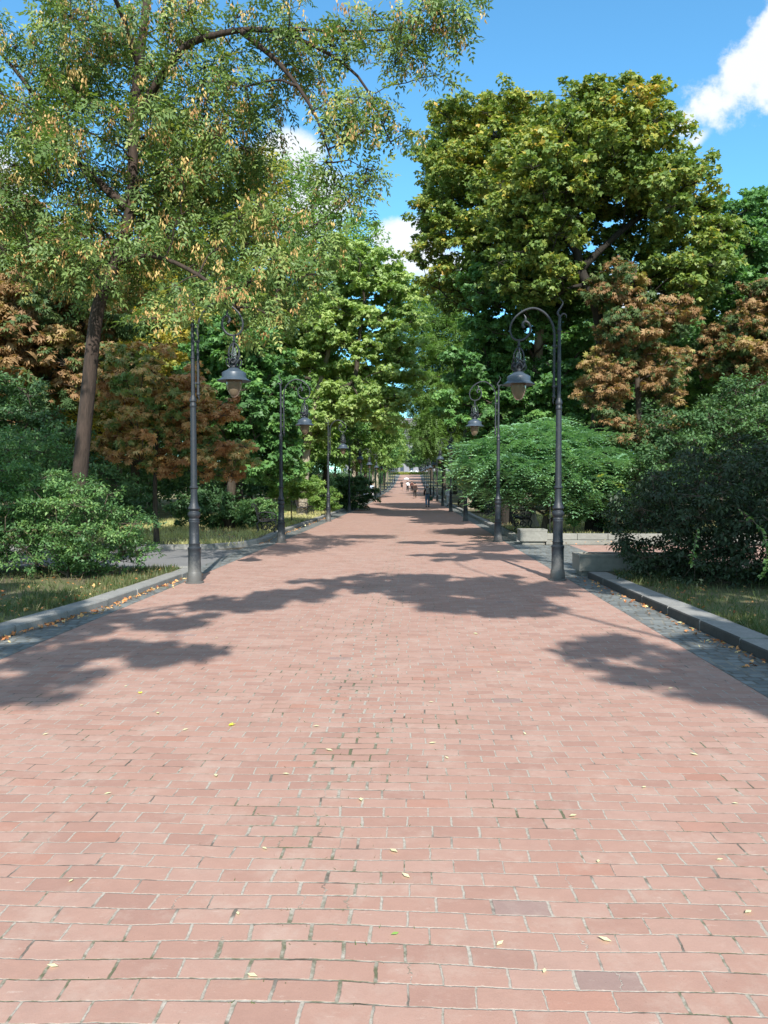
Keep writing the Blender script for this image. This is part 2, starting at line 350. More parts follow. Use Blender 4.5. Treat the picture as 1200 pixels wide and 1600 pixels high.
class MB:
    def __init__(s): s.v = []; s.f = []; s.n = 0
    def add(s, V, F):
        s.v += [tuple(map(float, p)) for p in V]; s.f += [tuple(int(i) + s.n for i in f) for f in F]; s.n += len(V); return s
    def box(s, c, d, rz=0.0, taper=1.0, bev=0.0):
        x, y, z = d[0] / 2, d[1] / 2, d[2] / 2; b_ = bev
        ca, sa = math.cos(rz), math.sin(rz)
        if b_ <= 0:
            P = [(-x, -y, -z), (x, -y, -z), (x, y, -z), (-x, y, -z)] + [(a * taper, b2 * taper, z) for a, b2 in ((-x, -y), (x, -y), (x, y), (-x, y))]
            F = [(3, 2, 1, 0), (4, 5, 6, 7), (0, 1, 5, 4), (1, 2, 6, 5), (2, 3, 7, 6), (3, 0, 4, 7)]
        else:
            bm = bmesh.new(); bmesh.ops.create_cube(bm, size=1)
            for v in bm.verts: v.co = Vector((v.co.x * d[0], v.co.y * d[1], v.co.z * d[2]))
            bmesh.ops.bevel(bm, geom=list(bm.edges), offset=b_, segments=2, affect='EDGES', profile=.6)
            bm.verts.index_update()
            P = [tuple(v.co) for v in bm.verts]; F = [tuple(v.index for v in f.verts) for f in bm.faces]; bm.free()
        P = [(c[0] + p[0] * ca - p[1] * sa, c[1] + p[0] * sa + p[1] * ca, c[2] + p[2]) for p in P]
        return s.add(P, F)
    def lathe(s, prof, n=20, c=(0, 0, 0)):
        V = []; F = []
        for (r, z) in prof:
            for k in range(n):
                a = 2 * math.pi * k / n; V.append((c[0] + r * math.cos(a), c[1] + r * math.sin(a), c[2] + z))
        for i in range(len(prof) - 1):
            for k in range(n):
                k2 = (k + 1) % n; F.append((i * n + k, i * n + k2, (i + 1) * n + k2, (i + 1) * n + k))
        F.append(tuple(range(n - 1, -1, -1))); F.append(tuple((len(prof) - 1) * n + k for k in range(n)))
        return s.add(V, F)
    def tube(s, pts, rad, n=8):
        pts = [Vector(p) for p in pts]; m_ = len(pts)
        if not hasattr(rad, '__len__'): rad = [rad] * m_
        up = None; V = []; F = []
        for i, p in enumerate(pts):
            tdir = (pts[min(i + 1, m_ - 1)] - pts[max(i - 1, 0)]).normalized()
            if up is None: up = tdir.orthogonal().normalized()
            up = (up - tdir * up.dot(tdir)).normalized(); sd = tdir.cross(up)
            for k in range(n):
                a = 2 * math.pi * k / n; V.append(p + (up * math.cos(a) + sd * math.sin(a)) * rad[i])
        for i in range(m_ - 1):
            for k in range(n):
                k2 = (k + 1) % n; F.append((i * n + k, i * n + k2, (i + 1) * n + k2, (i + 1) * n + k))
        F.append(tuple(range(n - 1, -1, -1))); F.append(tuple((m_ - 1) * n + k for k in range(n)))
        return s.add(V, F)
    def ball(s, c, r, n=12, m_=8):
        prof = [(max(1e-4, math.sin(math.pi * i / m_)), -math.cos(math.pi * i / m_)) for i in range(m_ + 1)]
        k0 = s.n; s.lathe(prof, n)
        rr = r if hasattr(r, '__len__') else (r, r, r)
        for i in range(k0, s.n):
            p = s.v[i]; s.v[i] = (c[0] + p[0] * rr[0], c[1] + p[1] * rr[1], c[2] + p[2] * rr[2])
        return s
    def build(s, name, material, parent=None, smooth=False):
        me = bpy.data.meshes.new(name); me.from_pydata(s.v, [], s.f); me.materials.append(material); me.update()
        if smooth:
            me.polygons.foreach_set('use_smooth', np.ones(len(me.polygons), bool))
            try: me.set_sharp_from_angle(angle=R(38))
            except Exception: pass
        o = bpy.data.objects.new(name, me); C.objects.link(o)
        if parent is not None: o.parent = parent
        return o
def spline(pts, n=8):
    P = [np.array(p, float) for p in pts]; P = [2 * P[0] - P[1]] + P + [2 * P[-1] - P[-2]]; out = []
    for i in range(1, len(P) - 2):
        for k in range(n):
            t_ = k / n; a, b_, c, d = P[i - 1], P[i], P[i + 1], P[i + 2]
            out.append(.5 * ((2 * b_) + (-a + c) * t_ + (2 * a - 5 * b_ + 4 * c - d) * t_ ** 2 + (-a + 3 * b_ - 3 * c + d) * t_ ** 3))
    out.append(P[-2]); return out
def copy_tree(o, parent=None):
    c = o.copy(); C.objects.link(c); c.parent = parent
    for ch in list(o.children): copy_tree(ch, c)
    return c

# ------------------------------------------------------------------ ground, road, kerbs
def strip(name, xl, xr, y0, y1, dz, material, ny=60, nx=1, kind='structure'):
    """sheet between x functions following the ground profile"""
    ys = np.linspace(y0, y1, ny + 1)
    if y1 > 60: ys = np.unique(np.concatenate([ys, [y for y in HY if y0 < y < y1]]))
    fl = xl if callable(xl) else (lambda y: xl); fr = xr if callable(xr) else (lambda y: xr)
    V = []
    for y in ys:
        a, b_ = fl(y), fr(y)
        for k in range(nx + 1): V.append((a + (b_ - a) * k / nx, y, gh(y) + dz))
    m_ = nx + 1
    F = [(i * m_ + k, i * m_ + k + 1, (i + 1) * m_ + k + 1, (i + 1) * m_ + k) for i in range(len(ys) - 1) for k in range(nx)]
    o = mesh_arrays(name, V, [np.array(F)], material, smooth=True); tag(o, kind=kind); return o

strip('ground', -900, 900, -300, 2600, -.02, M['soil'], 40, 12)
BL, BR = -3.8, 2.7
def kl(y): return float(np.interp(y, [-10, 5, 8, 9.8, 13.4, 19, 24, 60, 300], [-4.6, -4.5, -4.3, -4.08, -3.96, -4.15, -4.35, -4.5, -4.8]))
def kr(y): return float(np.interp(y, [-10, 7, 13.7, 21, 60, 300], [3.45, 3.24, 3.07, 3.05, 3.2, 3.4]))
strip('brick_road', BL, BR, -25, 262, 0, M['brick'], 120, 4)
strip('gutter_setts', lambda y: kl(y) - .2, BL, -25, 262, .002, M['setts'], 160)
strip('gutter_setts', BR, lambda y: kr(y) + .2, -25, 262, .002, M['setts'], 160)
# setts band crossing the road in front of the side paths (a pale worn drain line)
strip('side_path', -40, lambda y: kl(y) - .2, 14.3, 19.3, .002, M['asphalt'], 10)
strip('side_path', lambda y: kr(y) + .2, 40, 14.7, 21.1, .002, M['brick2'], 10)
strip('side_path_setts', lambda y: kr(y) + .2, 4.3, 14.75, 21.05, .006, M['setts'], 10)
strip('verge', -80, lambda y: kl(y) - .25, -25, 14.2, .075, M['soil'], 30, 6)
strip('verge', -80, lambda y: float(np.interp(y, [19.5, 20.0, 20.8, 22.2], [-7.0, -5.2, -4.75, kl(22.2) - .25])) if y < 22.2 else kl(y) - .25, 19.52, 30, .075, M['dryturf'], 60, 6)
strip('verge', -80, lambda y: kl(y) - .25, 30, 262, .075, M['dryturf'], 60, 6)
strip('verge', lambda y: kr(y) + .3, 80, -25, 14.5, .085, M['soil'], 30, 6)
strip('verge', lambda y: kr(y) + .3, 80, 21.5, 262, .085, M['soil'], 60, 6)

def kerb(path, width, h, label_name='kerb', seglen=1.0, side=1, mat_=None):
    """row of kerb stones along a polyline; front face on the polyline, body to `side`"""
    mb = MB(); P = [np.array(p, float) for p in path]
    d = [0]
    for a, b_ in zip(P[:-1], P[1:]): d.append(d[-1] + np.linalg.norm(b_ - a))
    L = d[-1]; n = max(1, int(round(L / seglen)))
    def at(s_):
        return np.array([np.interp(s_, d, [p[0] for p in P]), np.interp(s_, d, [p[1] for p in P])])
    for i in range(n):
        s0, s1 = L * i / n + .010, L * (i + 1) / n - .010
        a, b_ = at(s0), at(s1); t_ = (b_ - a) / np.linalg.norm(b_ - a); nn = np.array([t_[1], -t_[0]]) * side
        jh = random.uniform(-.006, .006); jo = random.uniform(-.006, .006); tl = random.uniform(-.004, .004)
        prof = [(0, -.1), (0, h - .015), (.012, h), (width - .012, h), (width, h - .015), (width, -.1)]
        V = []
        for q, s_ in ((a, 0), (b_, 1)):
            z0 = float(gh(q[1]))
            for (o_, z) in prof:
                p = q + nn * (o_ + jo); V.append((p[0], p[1], z0 + z + (jh + (tl if s_ else -tl) if z > 0 else 0)))
        F = [(k, k + 1, 7 + k, 6 + k) for k in range(5)] + [(5, 4, 3, 2, 1, 0), (6, 7, 8, 9, 10, 11)]
        mb.add(V, F)
    o = mb.build(label_name, mat_ or M['kerb']); tag(o, kind='structure'); return o
M['kerb_shade'] = simple('granite_painted_shade', (.05, .048, .045), .8, 0, 45, .4)  # shade on the road-facing kerb side, put into the stone colour
def shade_face(o):
    o.data.materials.append(M['kerb_shade'])
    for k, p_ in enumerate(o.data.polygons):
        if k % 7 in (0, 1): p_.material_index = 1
ys = list(np.arange(-12, 14.2, 1.0)) + [14.15]
kerb([(kl(y), y) for y in ys], .27, .095, side=-1)
kerb([(-40, 19.42), (-12, 19.35), (-6.0, 19.3), (-4.9, 19.6), (-4.35, 20.6), (-4.2, 22), (-4.3, 24)] + [(kl(y), y) for y in np.arange(26, 61, 2.)] + [(kl(y), y) for y in np.arange(66, 260, 6.)], .2, .12, side=-1)
kerb([(-4.2, 14.28), (-8, 14.35), (-40, 14.4)], .18, .09, side=1)
shade_face(kerb([(kr(y), y) for y in list(np.arange(-12, 13.6, 1.0)) + [13.5]], .33, .115, side=1))
kerb([(kr(y), y) for y in np.arange(22.4, 61, 2.)] + [(kr(y), y) for y in np.arange(66, 260, 6.)], .22, .13, side=1)

# concrete planters and low walls at the right side path
def planter(c, d, label, rz=0.0, nm='concrete_planter'):
    e = empty(nm, (c[0], c[1], 0), label, 'planter', rz=rz)
    w_, l_, h_ = d; t_ = .07; mb = MB()
    mb.box((0, 0, h_ * .5 + .08), (w_, l_, h_ - .16 + .14), bev=.012)
    mb.build('shell', M['concrete'], e)
    rim = MB()
    for (x, y, a, b_) in ((0, -l_ / 2 + t_ / 2, w_ + .01, t_ + .004), (0, l_ / 2 - t_ / 2, w_ + .01, t_ + .004)): rim.box((x, y, h_ + .095), (a, b_, .05), bev=.008)
    for (x, y, a, b_) in ((-w_ / 2 + t_ / 2, 0, t_ + .004, l_ - 2 * t_ - .006), (w_ / 2 - t_ / 2, 0, t_ + .004, l_ - 2 * t_ - .006)): rim.box((x, y, h_ + .095), (a, b_, .05), bev=.008)
    rim.build('rim', M['concrete'], e)
    so_ = MB(); so_.box((0, 0, h_ + .08), (w_ - 2 * t_, l_ - 2 * t_, .02)); so_.build('soil', M['soil'], e)
    ft = MB(); ft.box((0, 0, .04), (w_ - .12, l_ - .12, .08)); ft.build('foot', M['concrete'], e)
    return e
planter((3.98, 14.02), (2.0, .62, .27), 'weathered concrete planter trough half buried in the dark shrub beside the nearest right lamp')
planter((3.36, 21.5), (.74, .62, .30), 'small pale concrete planter block at the corner of the brick side path')
lw = empty('low_wall', (5.8, 21.5, 0), 'low pale concrete block wall edging the side path below the sumac', 'wall')
mb = MB(); x = -2.05
for k in range(9):
    mb.box((x + .42, 0.05 + random.uniform(-.01, .01), .21), (.83, .3, .17 + random.uniform(-.008, .008)), bev=.012); x += .84
mb.build('wall_block', M['concrete'], lw)
mb = MB(); mb.box((1.7, -.06, .06), (7.6, .46, .12), bev=.01); mb.build('footing', M['concrete'], lw)

# ------------------------------------------------------------------ foliage templates (x along leaf, z normal)
def tpl_oval(asp=.5):
    V = np.array([(0, 0, 0), (.45, asp / 2, .06), (1, 0, -.08), (.45, -asp / 2, .06)]); return V, np.array([(0, 3, 2, 1)])
def tpl_fan(angles, lens, wid, droop=.15):
    V = []; F = []
    for a, l in zip(angles, lens):
        k = len(V); ca, sa = math.cos(R(a)), math.sin(R(a))
        for (u, v, z) in ((0, 0, 0), (.55 * l, wid * l, .03), (l, 0, -droop * l), (.55 * l, -wid * l, .03)):
            V.append((u * ca - v * sa, u * sa + v * ca, z))
        F.append((k, k + 3, k + 2, k + 1))
    V = np.array(V); V[:, 0] -= .2; return V, np.array(F)
def tpl_pinnate(n, ll, lw_, droop=.35, ang=55):
    V = []; F = []
    def P(s_): return np.array([s_, 0, -droop * s_ * s_])
    def leaf(o_, a, l, w_):
        k = len(V); ca, sa = math.cos(R(a)), math.sin(R(a))
        for (u, v, z) in ((0, 0, 0), (.5 * l, w_, 0), (l, 0, -.28 * l), (.5 * l, -w_, 0)):
            V.append(o_ + np.array([u * ca - v * sa, u * sa + v * ca, z]))
        F.append((k, k + 3, k + 2, k + 1))
    for i in range(n):
        s_ = .18 + .75 * i / max(1, n - 1); l = ll * (1 - .35 * abs(2 * i / max(1, n - 1) - .8))
        leaf(P(s_), ang, l, lw_); leaf(P(s_), -ang, l, lw_)
    leaf(P(.95), 0, ll, lw_)
    return np.array(V), np.array(F)
TPL = {
    'oval': tpl_oval(.5), 'small': tpl_oval(.45),
    'maple': tpl_fan((0, 48, -48), (1.0, .8, .8), .27),
    'chestnut': tpl_fan((0, 38, -38, 80, -80), (1.0, .92, .92, .7, .7), .17, .3),
    'ash': tpl_pinnate(4, .38, .065, .5), 'locust': tpl_pinnate(5, .26, .075, .6, 65),
    'sumac': tpl_pinnate(6, .34, .05, .75, 62),
}
def nrm(a): return a / np.maximum(np.linalg.norm(a, axis=1, keepdims=True), 1e-9)
def instance(p, d, n, s, tpl):
    V, F = tpl
    d = nrm(d); n = n - d * np.sum(n * d, 1, keepdims=True); n = nrm(n); sd = np.cross(n, d)
    out = p[:, None, :] + s[:, None, None] * (V[None, :, 0:1] * d[:, None, :] + V[None, :, 1:2] * sd[:, None, :] + V[None, :, 2:3] * n[:, None, :])
    k = len(V); fi = (np.arange(len(p)) * k)[:, None, None] + F[None]
    return out.reshape(-1, 3), fi.reshape(-1, F.shape[1])

def ell(px, py, D, rx, rz, ry):
    c = W(px, py, D); k = D / 1200; return (c[0], c[1], c[2], rx * k, ry, rz * k)
def sample_env(env, n, mind, r, tries=60, shell=.3):
    w_ = np.array([(e[3] * e[4] * e[5]) ** .8 for e in env]); w_ /= w_.sum()
    pts = np.zeros((0, 3))
    for _ in range(n * tries):
        if len(pts) >= n: break
        e = env[r.choice(len(env), p=w_)]; v = r.normal(size=3); v /= np.linalg.norm(v); v *= r.random() ** shell
        p = np.array(e[:3]) + v * np.array(e[3:])
        if len(pts) and np.min(np.sum((pts - p) ** 2, 1)) < mind * mind: continue
        pts = np.vstack([pts, p])
    return pts

def frusta(A, B, ra, rb, n=6):
    t_ = nrm(B - A); ref = np.where(np.abs(t_[:, 2:3]) > .9, np.array([[1., 0, 0]]), np.array([[0, 0, 1.]]))
    u = nrm(np.cross(t_, ref)); v = np.cross(t_, u); an = np.arange(n) * 2 * np.pi / n
    ring = np.cos(an)[None, :, None] * u[:, None, :] + np.sin(an)[None, :, None] * v[:, None, :]
    V = np.concatenate([A[:, None, :] + ring * ra[:, None, None], B[:, None, :] + ring * rb[:, None, None]], 1)
    k = np.arange(n); k2 = (k + 1) % n; f = np.stack([k, k2, n + k2, n + k], 1)
    F = (np.arange(len(A)) * 2 * n)[:, None, None] + f[None]
    return V.reshape(-1, 3), F.reshape(-1, 4)

def tree(name, label, cat, trunk, tr, clumps, clump_r, leaf, nleaf, lsize, lmat, barkm='bark', limbs=(), flat=.6,
         group=None, seed=1, droop=.0, tone=None, rmin=.012, seeds=0, twigs=5, mode='leaf', up=.6, rzone=None, tip_r=.35, hollow=.45, segs=7, pathw=.3, sub=9, subr=.36):
    """trunk: list of world points; clumps (n,3) world centres"""
    r = np.random.default_rng(seed)
    base = np.array(trunk[0], float)
    root = empty(name, base, label, cat, group)
    tp = np.array(spline(trunk, 4)); K = len(tp)
    nodes = [p for p in tp]; par = [-1] + list(range(K - 1)); fixed = {i: tr * (1 - (1 - tip_r) * (i / (K - 1)) ** .8) for i in range(K)}
    plen = list(np.linspace(0, 0, K))
    for i in range(K): plen[i] = i / K * .5
    allow = list(range(int(K * .35), K)) if rzone is None else list(range(int(K * rzone), K))
    for (lp, lr) in limbs:
        lp = np.array(spline(lp, 4)); j = allow[int(np.argmin([np.sum((nodes[i] - lp[0]) ** 2) for i in allow]))]
        for q, p in enumerate(lp):
            nodes.append(p); par.append(j); j = len(nodes) - 1; plen.append(.5); fixed[j] = lr * (1 - .88 * q / len(lp)); allow.append(j)
    cl = np.array(clumps)
    dist = np.array([min(np.linalg.norm(nodes[i] - c) for i in allow[::2]) for c in cl]); order = np.argsort(dist)
    NA = np.array([nodes[i] for i in allow]); NI = list(allow); PL = np.array([plen[i] for i in allow])
    tips = np.zeros(len(cl), int)
    for ci in order:
        c = cl[ci]; dd = np.linalg.norm(NA - c, axis=1)
        cost = dd + pathw * PL + .7 * np.maximum(0, NA[:, 2] - c[2] + .25 * dd) * (1 if droop < .5 else .3)
        j = int(np.argmin(cost)); a = NA[j]; L = dd[j]; nseg = max(1, int(math.ceil(L / max(.35, clump_r * .7))))
        ctrl = (a + c) / 2 + np.array([0, 0, .12 * L]) + r.normal(size=3) * .07 * L
        pj = NI[j]; newp = []
        for q in range(1, nseg + 1):
            t_ = q / nseg; p = (1 - t_) ** 2 * a + 2 * t_ * (1 - t_) * ctrl + t_ * t_ * c + (r.normal(size=3) * .03 if q < nseg else 0)
            nodes.append(p); par.append(pj); pj = len(nodes) - 1; newp.append(p)
            NI.append(pj); PL = np.append(PL, PL[j] + L * t_)
        NA = np.vstack([NA, newp]); tips[ci] = pj
    nodes = np.array(nodes); par = np.array(par); cnt = np.zeros(len(nodes)); cnt[tips] = 1
    for i in range(len(nodes) - 1, 0, -1):
        if par[i] >= 0: cnt[par[i]] += cnt[i]
    rad = np.maximum(rmin, tr * .85 * (cnt / max(1, len(cl))) ** .55)
    for i, v in fixed.items(): rad[i] = v if i < K else max(rad[i], v)
    idx = np.where(par >= 0)[0]; ra = rad[par[idx]].copy(); rb = rad[idx].copy()
    br = idx >= K; jump = br & (ra > rb * 2.2); ra[jump] = rb[jump] * 1.7
    main = idx < K
    tb = MB(); TR = [rad[i] for i in range(K)]; TR[0] *= 1.2; TR[1] *= 1.05
    tb.tube([p - base for p in tp], TR, 14); tb.build('trunk', M[barkm], root, smooth=True)
    V, F = frusta(nodes[par[idx[~main]]], nodes[idx[~main]], ra[~main], rb[~main], segs)
    # leaf sprays: every clump carries smaller sprays on its outer and upper side, with gaps between
    csz = r.uniform(.7, 1.3, len(cl)); sn = 1 if mode == 'rosette' else sub
    if mode != 'rosette':
        q = len(cl) * sn; sid = np.repeat(np.arange(len(cl)), sn); v = nrm(r.normal(size=(q, 3))); lo = v[:, 2] < -.1; fl_ = lo & (r.random(q) < .5); v[fl_, 2] *= -1
        subc = cl[sid] + v * (clump_r * csz[sid] * r.uniform(.45, 1.05, q))[:, None] * np.array([1, 1, max(flat, .55)])
        if droop > 0: subc[:, 2] -= droop * clump_r * r.random(q) * .9
        if twigs:
            V2, F2 = frusta(cl[sid], subc, np.full(q, rmin * .8), np.full(q, rmin * .35), 4)
            F2 = F2 + len(V); V = np.concatenate([V, V2]); F = np.concatenate([F, F2])
    mesh_arrays('branches', V - base, [F], M[barkm] if barkm != 'bark_pale' else M['bark'], root)
    # leaves
    per = max(1, nleaf // len(cl)); ctone = r.normal(0, .12, len(cl)) if tone is None else tone(cl, r)
    N = per * len(cl); ci = np.repeat(np.arange(len(cl)), per); cen = cl[ci]
    v = nrm(r.normal(size=(N, 3)));
    if mode == 'rosette':
        az = r.uniform(0, 2 * np.pi, N); el_ = r.uniform(-.15, .75, N)
        d = np.stack([np.cos(az) * np.cos(el_), np.sin(az) * np.cos(el_), np.sin(el_)], 1)
        p = cen + d * clump_r * .12 + r.normal(size=(N, 3)) * .03; n = np.tile([0, 0, 1.], (N, 1)) + r.normal(size=(N, 3)) * .15
    else:
        si = ci * sn + r.integers(0, sn, N); sr_ = clump_r * subr * r.uniform(.7, 1.3, len(subc))
        rr_ = r.random(N) ** .5
        p = subc[si] + v * (rr_ * sr_[si])[:, None] * np.array([1, 1, .55])
        n = v * .35 + nrm(subc[si] - cen) * .25 + np.array([0, -.12, up]) + r.normal(size=(N, 3)) * .38
        v = nrm(v + nrm(subc[si] - cen) * .5)
        d = v * np.array([1, 1, .3]) + r.normal(size=(N, 3)) * .6 + np.array([0, 0, -.25 - droop])
    s_ = lsize * r.uniform(.65, 1.25, N)
    tpl = TPL[leaf]; LV, LF = instance(p, d, n, s_, tpl)
    rn = np.clip(.45 + ctone[ci] + r.normal(0, .16, N), 0, 1)
    nf = len(tpl[1]); rn = np.repeat(rn, nf)
    mesh_arrays('crown', LV - base, [LF], M[lmat], root, smooth=False, rnd=rn)
    if seeds:
        k = r.integers(0, len(cl), seeds); sc_ = cl[k] + nrm(r.normal(size=(seeds, 3))) * clump_r * r.uniform(.6, 1.15, (seeds, 1)) * np.array([1, 1, flat])
        q = 13; cen = np.repeat(sc_, q, 0); NN = len(cen); off = r.normal(size=(NN, 3)) * np.array([.042, .042, .06]); off[:, 2] -= .05
        d = off * 4 + np.array([0, 0, -1.]) + r.normal(size=(NN, 3)) * .3
        SV, SF = instance(cen + off, d, r.normal(size=(NN, 3)), r.uniform(.06, .10, NN), tpl_oval(.36))
        rs = np.clip(np.repeat(r.random(seeds), q) * .8 + r.random(NN) * .2, 0, 1)
        o = mesh_arrays('seed_clusters', SV - base, [SF], M['seed'], root, smooth=False, rnd=rs); tag(o, kind='stuff')
    return root

def tree_env(name, label, cat, trunk, tr, env, nc, clump_r, leaf, nleaf, lsize, lmat, seed=1, shell=.3, dens=.92, cut=None, **kw):
    cl = sample_env(env, nc, clump_r * dens, np.random.default_rng(seed + 100), shell=shell)
    if cut is not None: cl = cl[~cut(cl)]
    return tree(name, label, cat, trunk, tr, cl, clump_r, leaf, nleaf, lsize, lmat, seed=seed, **kw)

# ------------------------------------------------------------------ hero trees
D = 14.0
T1 = [W(112, 897, D), W(118, 745, D), W(134, 600, D), W(150, 480, D), W(178, 410, D), W(205, 320, D), W(210, 190, D), W(222, 90, D), W(238, -30, D), W(250, -170, D)]
T1[0][2] = .07
limbT1 = [([W(210, 200, D), W(250, 130, D - .2), W(290, 82, D - .5), W(335, 64, D - .7), W(400, 56, D - .8), W(470, 72, D - .8), (W(560, 130, D - .8)), W(610, 230, D - .7)], .085),
          ([W(400, 56, D - .8), W(480, 58, D - .6), W(560, 62, D - .5), W(650, 60, D - .4), W(720, 72, D - .4)], .035),
          ([W(380, 58, D - .8), W(440, 110, D - .9), W(490, 180, D - 1.), W(520, 260, D - 1.)], .055),
          ([W(205, 330, D), W(120, 250, D + .4), W(40, 130, D + .6), W(-40, 40, D + .6)], .09),
          ([W(220, 110, D), W(190, 20, D - .6), W(140, -80, D - 1)], .07),
          ([W(178, 410, D), W(240, 400, D - .6), W(310, 430, D - 1.), W(370, 480, D - 1.2)], .045)]
env = [ell(150, 120, D, 230, 200, 2.4), ell(110, 330, D, 220, 140, 2.2), ell(300, 300, D, 150, 130, 1.8), ell(360, 450, D - .6, 130, 80, 1.2),
       ell(200, 400, D, 190, 50, 1.8), ell(360, 180, D, 90, 90, 1.2),
       ell(380, 30, D - .6, 150, 50, 1.3), ell(520, 70, D - .6, 120, 65, .9), ell(670, 60, D - .5, 95, 42, .6), ell(715, 65, D - .4, 45, 30, .4), ell(560, 170, D - .8, 85, 80, .7),
       ell(550, 290, D - .8, 75, 55, .6), ell(620, 210, D - .7, 50, 45, .5), ell(460, 400, D - .6, 60, 80, .7), ell(690, 140, D - .5, 30, 40, .35), ell(315, 500, D - 1.6, 75, 22, .3), ell(420, 520, D - .6, 80, 45, .7)]
tree_env('ash_tree', 'tall leaning ash tree with tan seed clusters and a long branch arching over the path', 'tree',
         T1, .155, env, 390, .36, 'ash', 11500, .29, 'ash', seed=3,
         cut=lambda c: (c[:, 1] < 14.1) & (np.abs(c[:, 0] - np.interp(c[:, 2], [p[2] for p in T1], [p[0] for p in T1])) < .42) & (c[:, 2] > 6.2) & (c[:, 2] < 9.8), barkm='bark_red', limbs=limbT1, flat=.75, shell=.42, dens=.72, seeds=1500, droop=.2, rmin=.008, twigs=4, tip_r=.4, up=.5)

D = 26.0
def yellowtop(z0, z1, amt=.34):
    return lambda cl, r: np.clip((cl[:, 2] - z0) / (z1 - z0), -.6, 1) * amt + r.normal(0, .1, len(cl))
T2 = [W(925, 830, D), W(930, 660, D), W(937, 560, D), W(925, 480, D), W(900, 420, D), W(893, 340, D), W(900, 250, D), W(915, 170, D)]
T2[0][2] = .08
env = [ell(935, 255, D, 105, 85, 3.0), ell(1000, 335, D, 85, 85, 2.6), ell(850, 320, D, 95, 95, 2.6), ell(930, 350, D, 120, 90, 2.6), ell(1060, 390, D, 55, 75, 1.6), ell(875, 230, D, 60, 55, 2.0), ell(830, 430, D, 70, 45, 2.0), ell(1030, 450, D, 70, 45, 2.0), ell(930, 440, D + 1.5, 70, 45, 1.0)]
tree_env('maple_tree', 'largest maple on the right with yellowing top and dark inner limbs', 'tree', T2, .26, env, 300, .72, 'maple', 74000, .14, 'maple', seed=5,
         cut=lambda c: (c[:, 1] < 26.3) & (((c[:, 0] - W(935, 0, 26)[0]) / (70 * 26 / 1200)) ** 2 + ((c[:, 2] - W(0, 395, 26)[2]) / (55 * 26 / 1200)) ** 2 < 1), barkm='bark_dark',
         limbs=[([W(900, 430, D), W(940, 390, D - .3), W(990, 350, D), W(1040, 330, D)], .14), ([W(893, 400, D), W(850, 340, D), W(830, 280, D)], .1)],
         tone=yellowtop(9, 15.5, .2), flat=.45, rzone=.5)
D = 31.0
T3 = [W(792, 822, D), W(775, 640, D), W(756, 510, D), W(758, 420, D), W(768, 330, D), W(780, 230, D)]
T3[0][2] = .08
env = [ell(760, 260, D, 95, 95, 2.6), ell(715, 330, D, 65, 75, 2.2), ell(720, 410, D, 65, 70, 2.4), ell(810, 380, D, 80, 90, 2.2), ell(795, 215, D, 60, 45, 1.8), ell(695, 245, D, 40, 60, 1.5)]
tree_env('maple_tree', 'slimmer maple left of the largest one, its crown reaching out over the path', 'tree', T3, .20, env, 200, .75, 'maple', 54000, .15, 'maple', seed=6, barkm='bark_dark',
         tone=yellowtop(9, 15.5, .2), flat=.45, rzone=.4, limbs=[([W(756, 505, D), W(735, 490, D), W(700, 470, D)], .08)])
D = 29.0
T3b = [W(826, 826, D), W(824, 790, D), W(828, 700, D), W(835, 620, D), W(840, 520, D), W(850, 450, D)]
T3b[0][2] = .08
env = [ell(850, 560, D, 75, 90, 2.0), ell(800, 470, D, 95, 55, 2.2), ell(880, 480, D, 60, 60, 1.8), ell(760, 570, D, 60, 80, 1.6), ell(870, 630, D, 50, 45, 1.4), ell(740, 640, D, 50, 50, 1.4), ell(820,640,D,60,40,1.4)]
tree_env('maple_tree', 'low green maple with a pale thick trunk foot behind the sumac bush', 'tree', T3b, .34, env, 160, .62, 'maple', 52000, .145, 'maple_green', seed=8, barkm='bark_pale', flat=.55, rzone=.45)

# brown horse chestnuts right
D = 24.5
Tb = [W(1000, 838, D), W(996, 700, D), W(990, 600, D), W(985, 500, D), W(985, 420, D)]; Tb[0][2] = .08
env = [ell(985, 520, D, 50, 50, 1.2), ell(1025, 590, D, 35, 45, 1.2), ell(1005, 680, D, 70, 30, 1.4), ell(945, 600, D, 30, 70, .9), ell(950, 455, D, 35, 30, 1.0), ell(1045, 500, D, 22, 25, .8)]
tree_env('horse_chestnut', 'rusty brown horse chestnut behind the nearest right lamp', 'tree', Tb, .13, env, 120, .48, 'chestnut', 17000, .135, 'brown', seed=9, flat=.6, tone=lambda cl, r: r.normal(-.07, .27, len(cl)))
D = 27.0
Tb2 = [W(1150, 805, D), W(1148, 650, D), W(1152, 560, D), W(1160, 450, D)]; Tb2[0][2] = .08
env = [ell(1160, 550, D, 70, 60, 1.6), ell(1195, 500, D, 50, 60, 1.4)]
tree_env('horse_chestnut', 'rusty brown horse chestnut at the far right behind the dark shrub', 'tree', Tb2, .16, env, 90, .55, 'chestnut', 16000, .15, 'brown', seed=10, flat=.6, tone=lambda cl, r: r.normal(-.07, .27, len(cl)))
D = 31.0
Tg = [W(1085, 820, D), W(1090, 640, D), W(1085, 560, D), W(1100, 480, D), W(1130, 400, D), W(1150, 340, D)]; Tg[0][2] = .08
env = [ell(1140, 370, D, 60, 60, 2), ell(1100, 450, D, 70, 70, 2.2), ell(1190, 420, D, 60, 80, 2), ell(1060, 560, D, 50, 60, 1.6), ell(1130, 620, D, 90, 40, 2)]
tree_env('broadleaf_tree', 'green tree with slanting bare limbs at the right edge, right of the largest maple', 'tree', Tg, .2, env, 170, .68, 'maple', 42000, .155, 'maple_green', seed=11, flat=.6)
D = 23.0
Tg2 = [W(1120, 842, D), W(1118, 760, D), W(1110, 690, D)]; Tg2[0][2] = .08
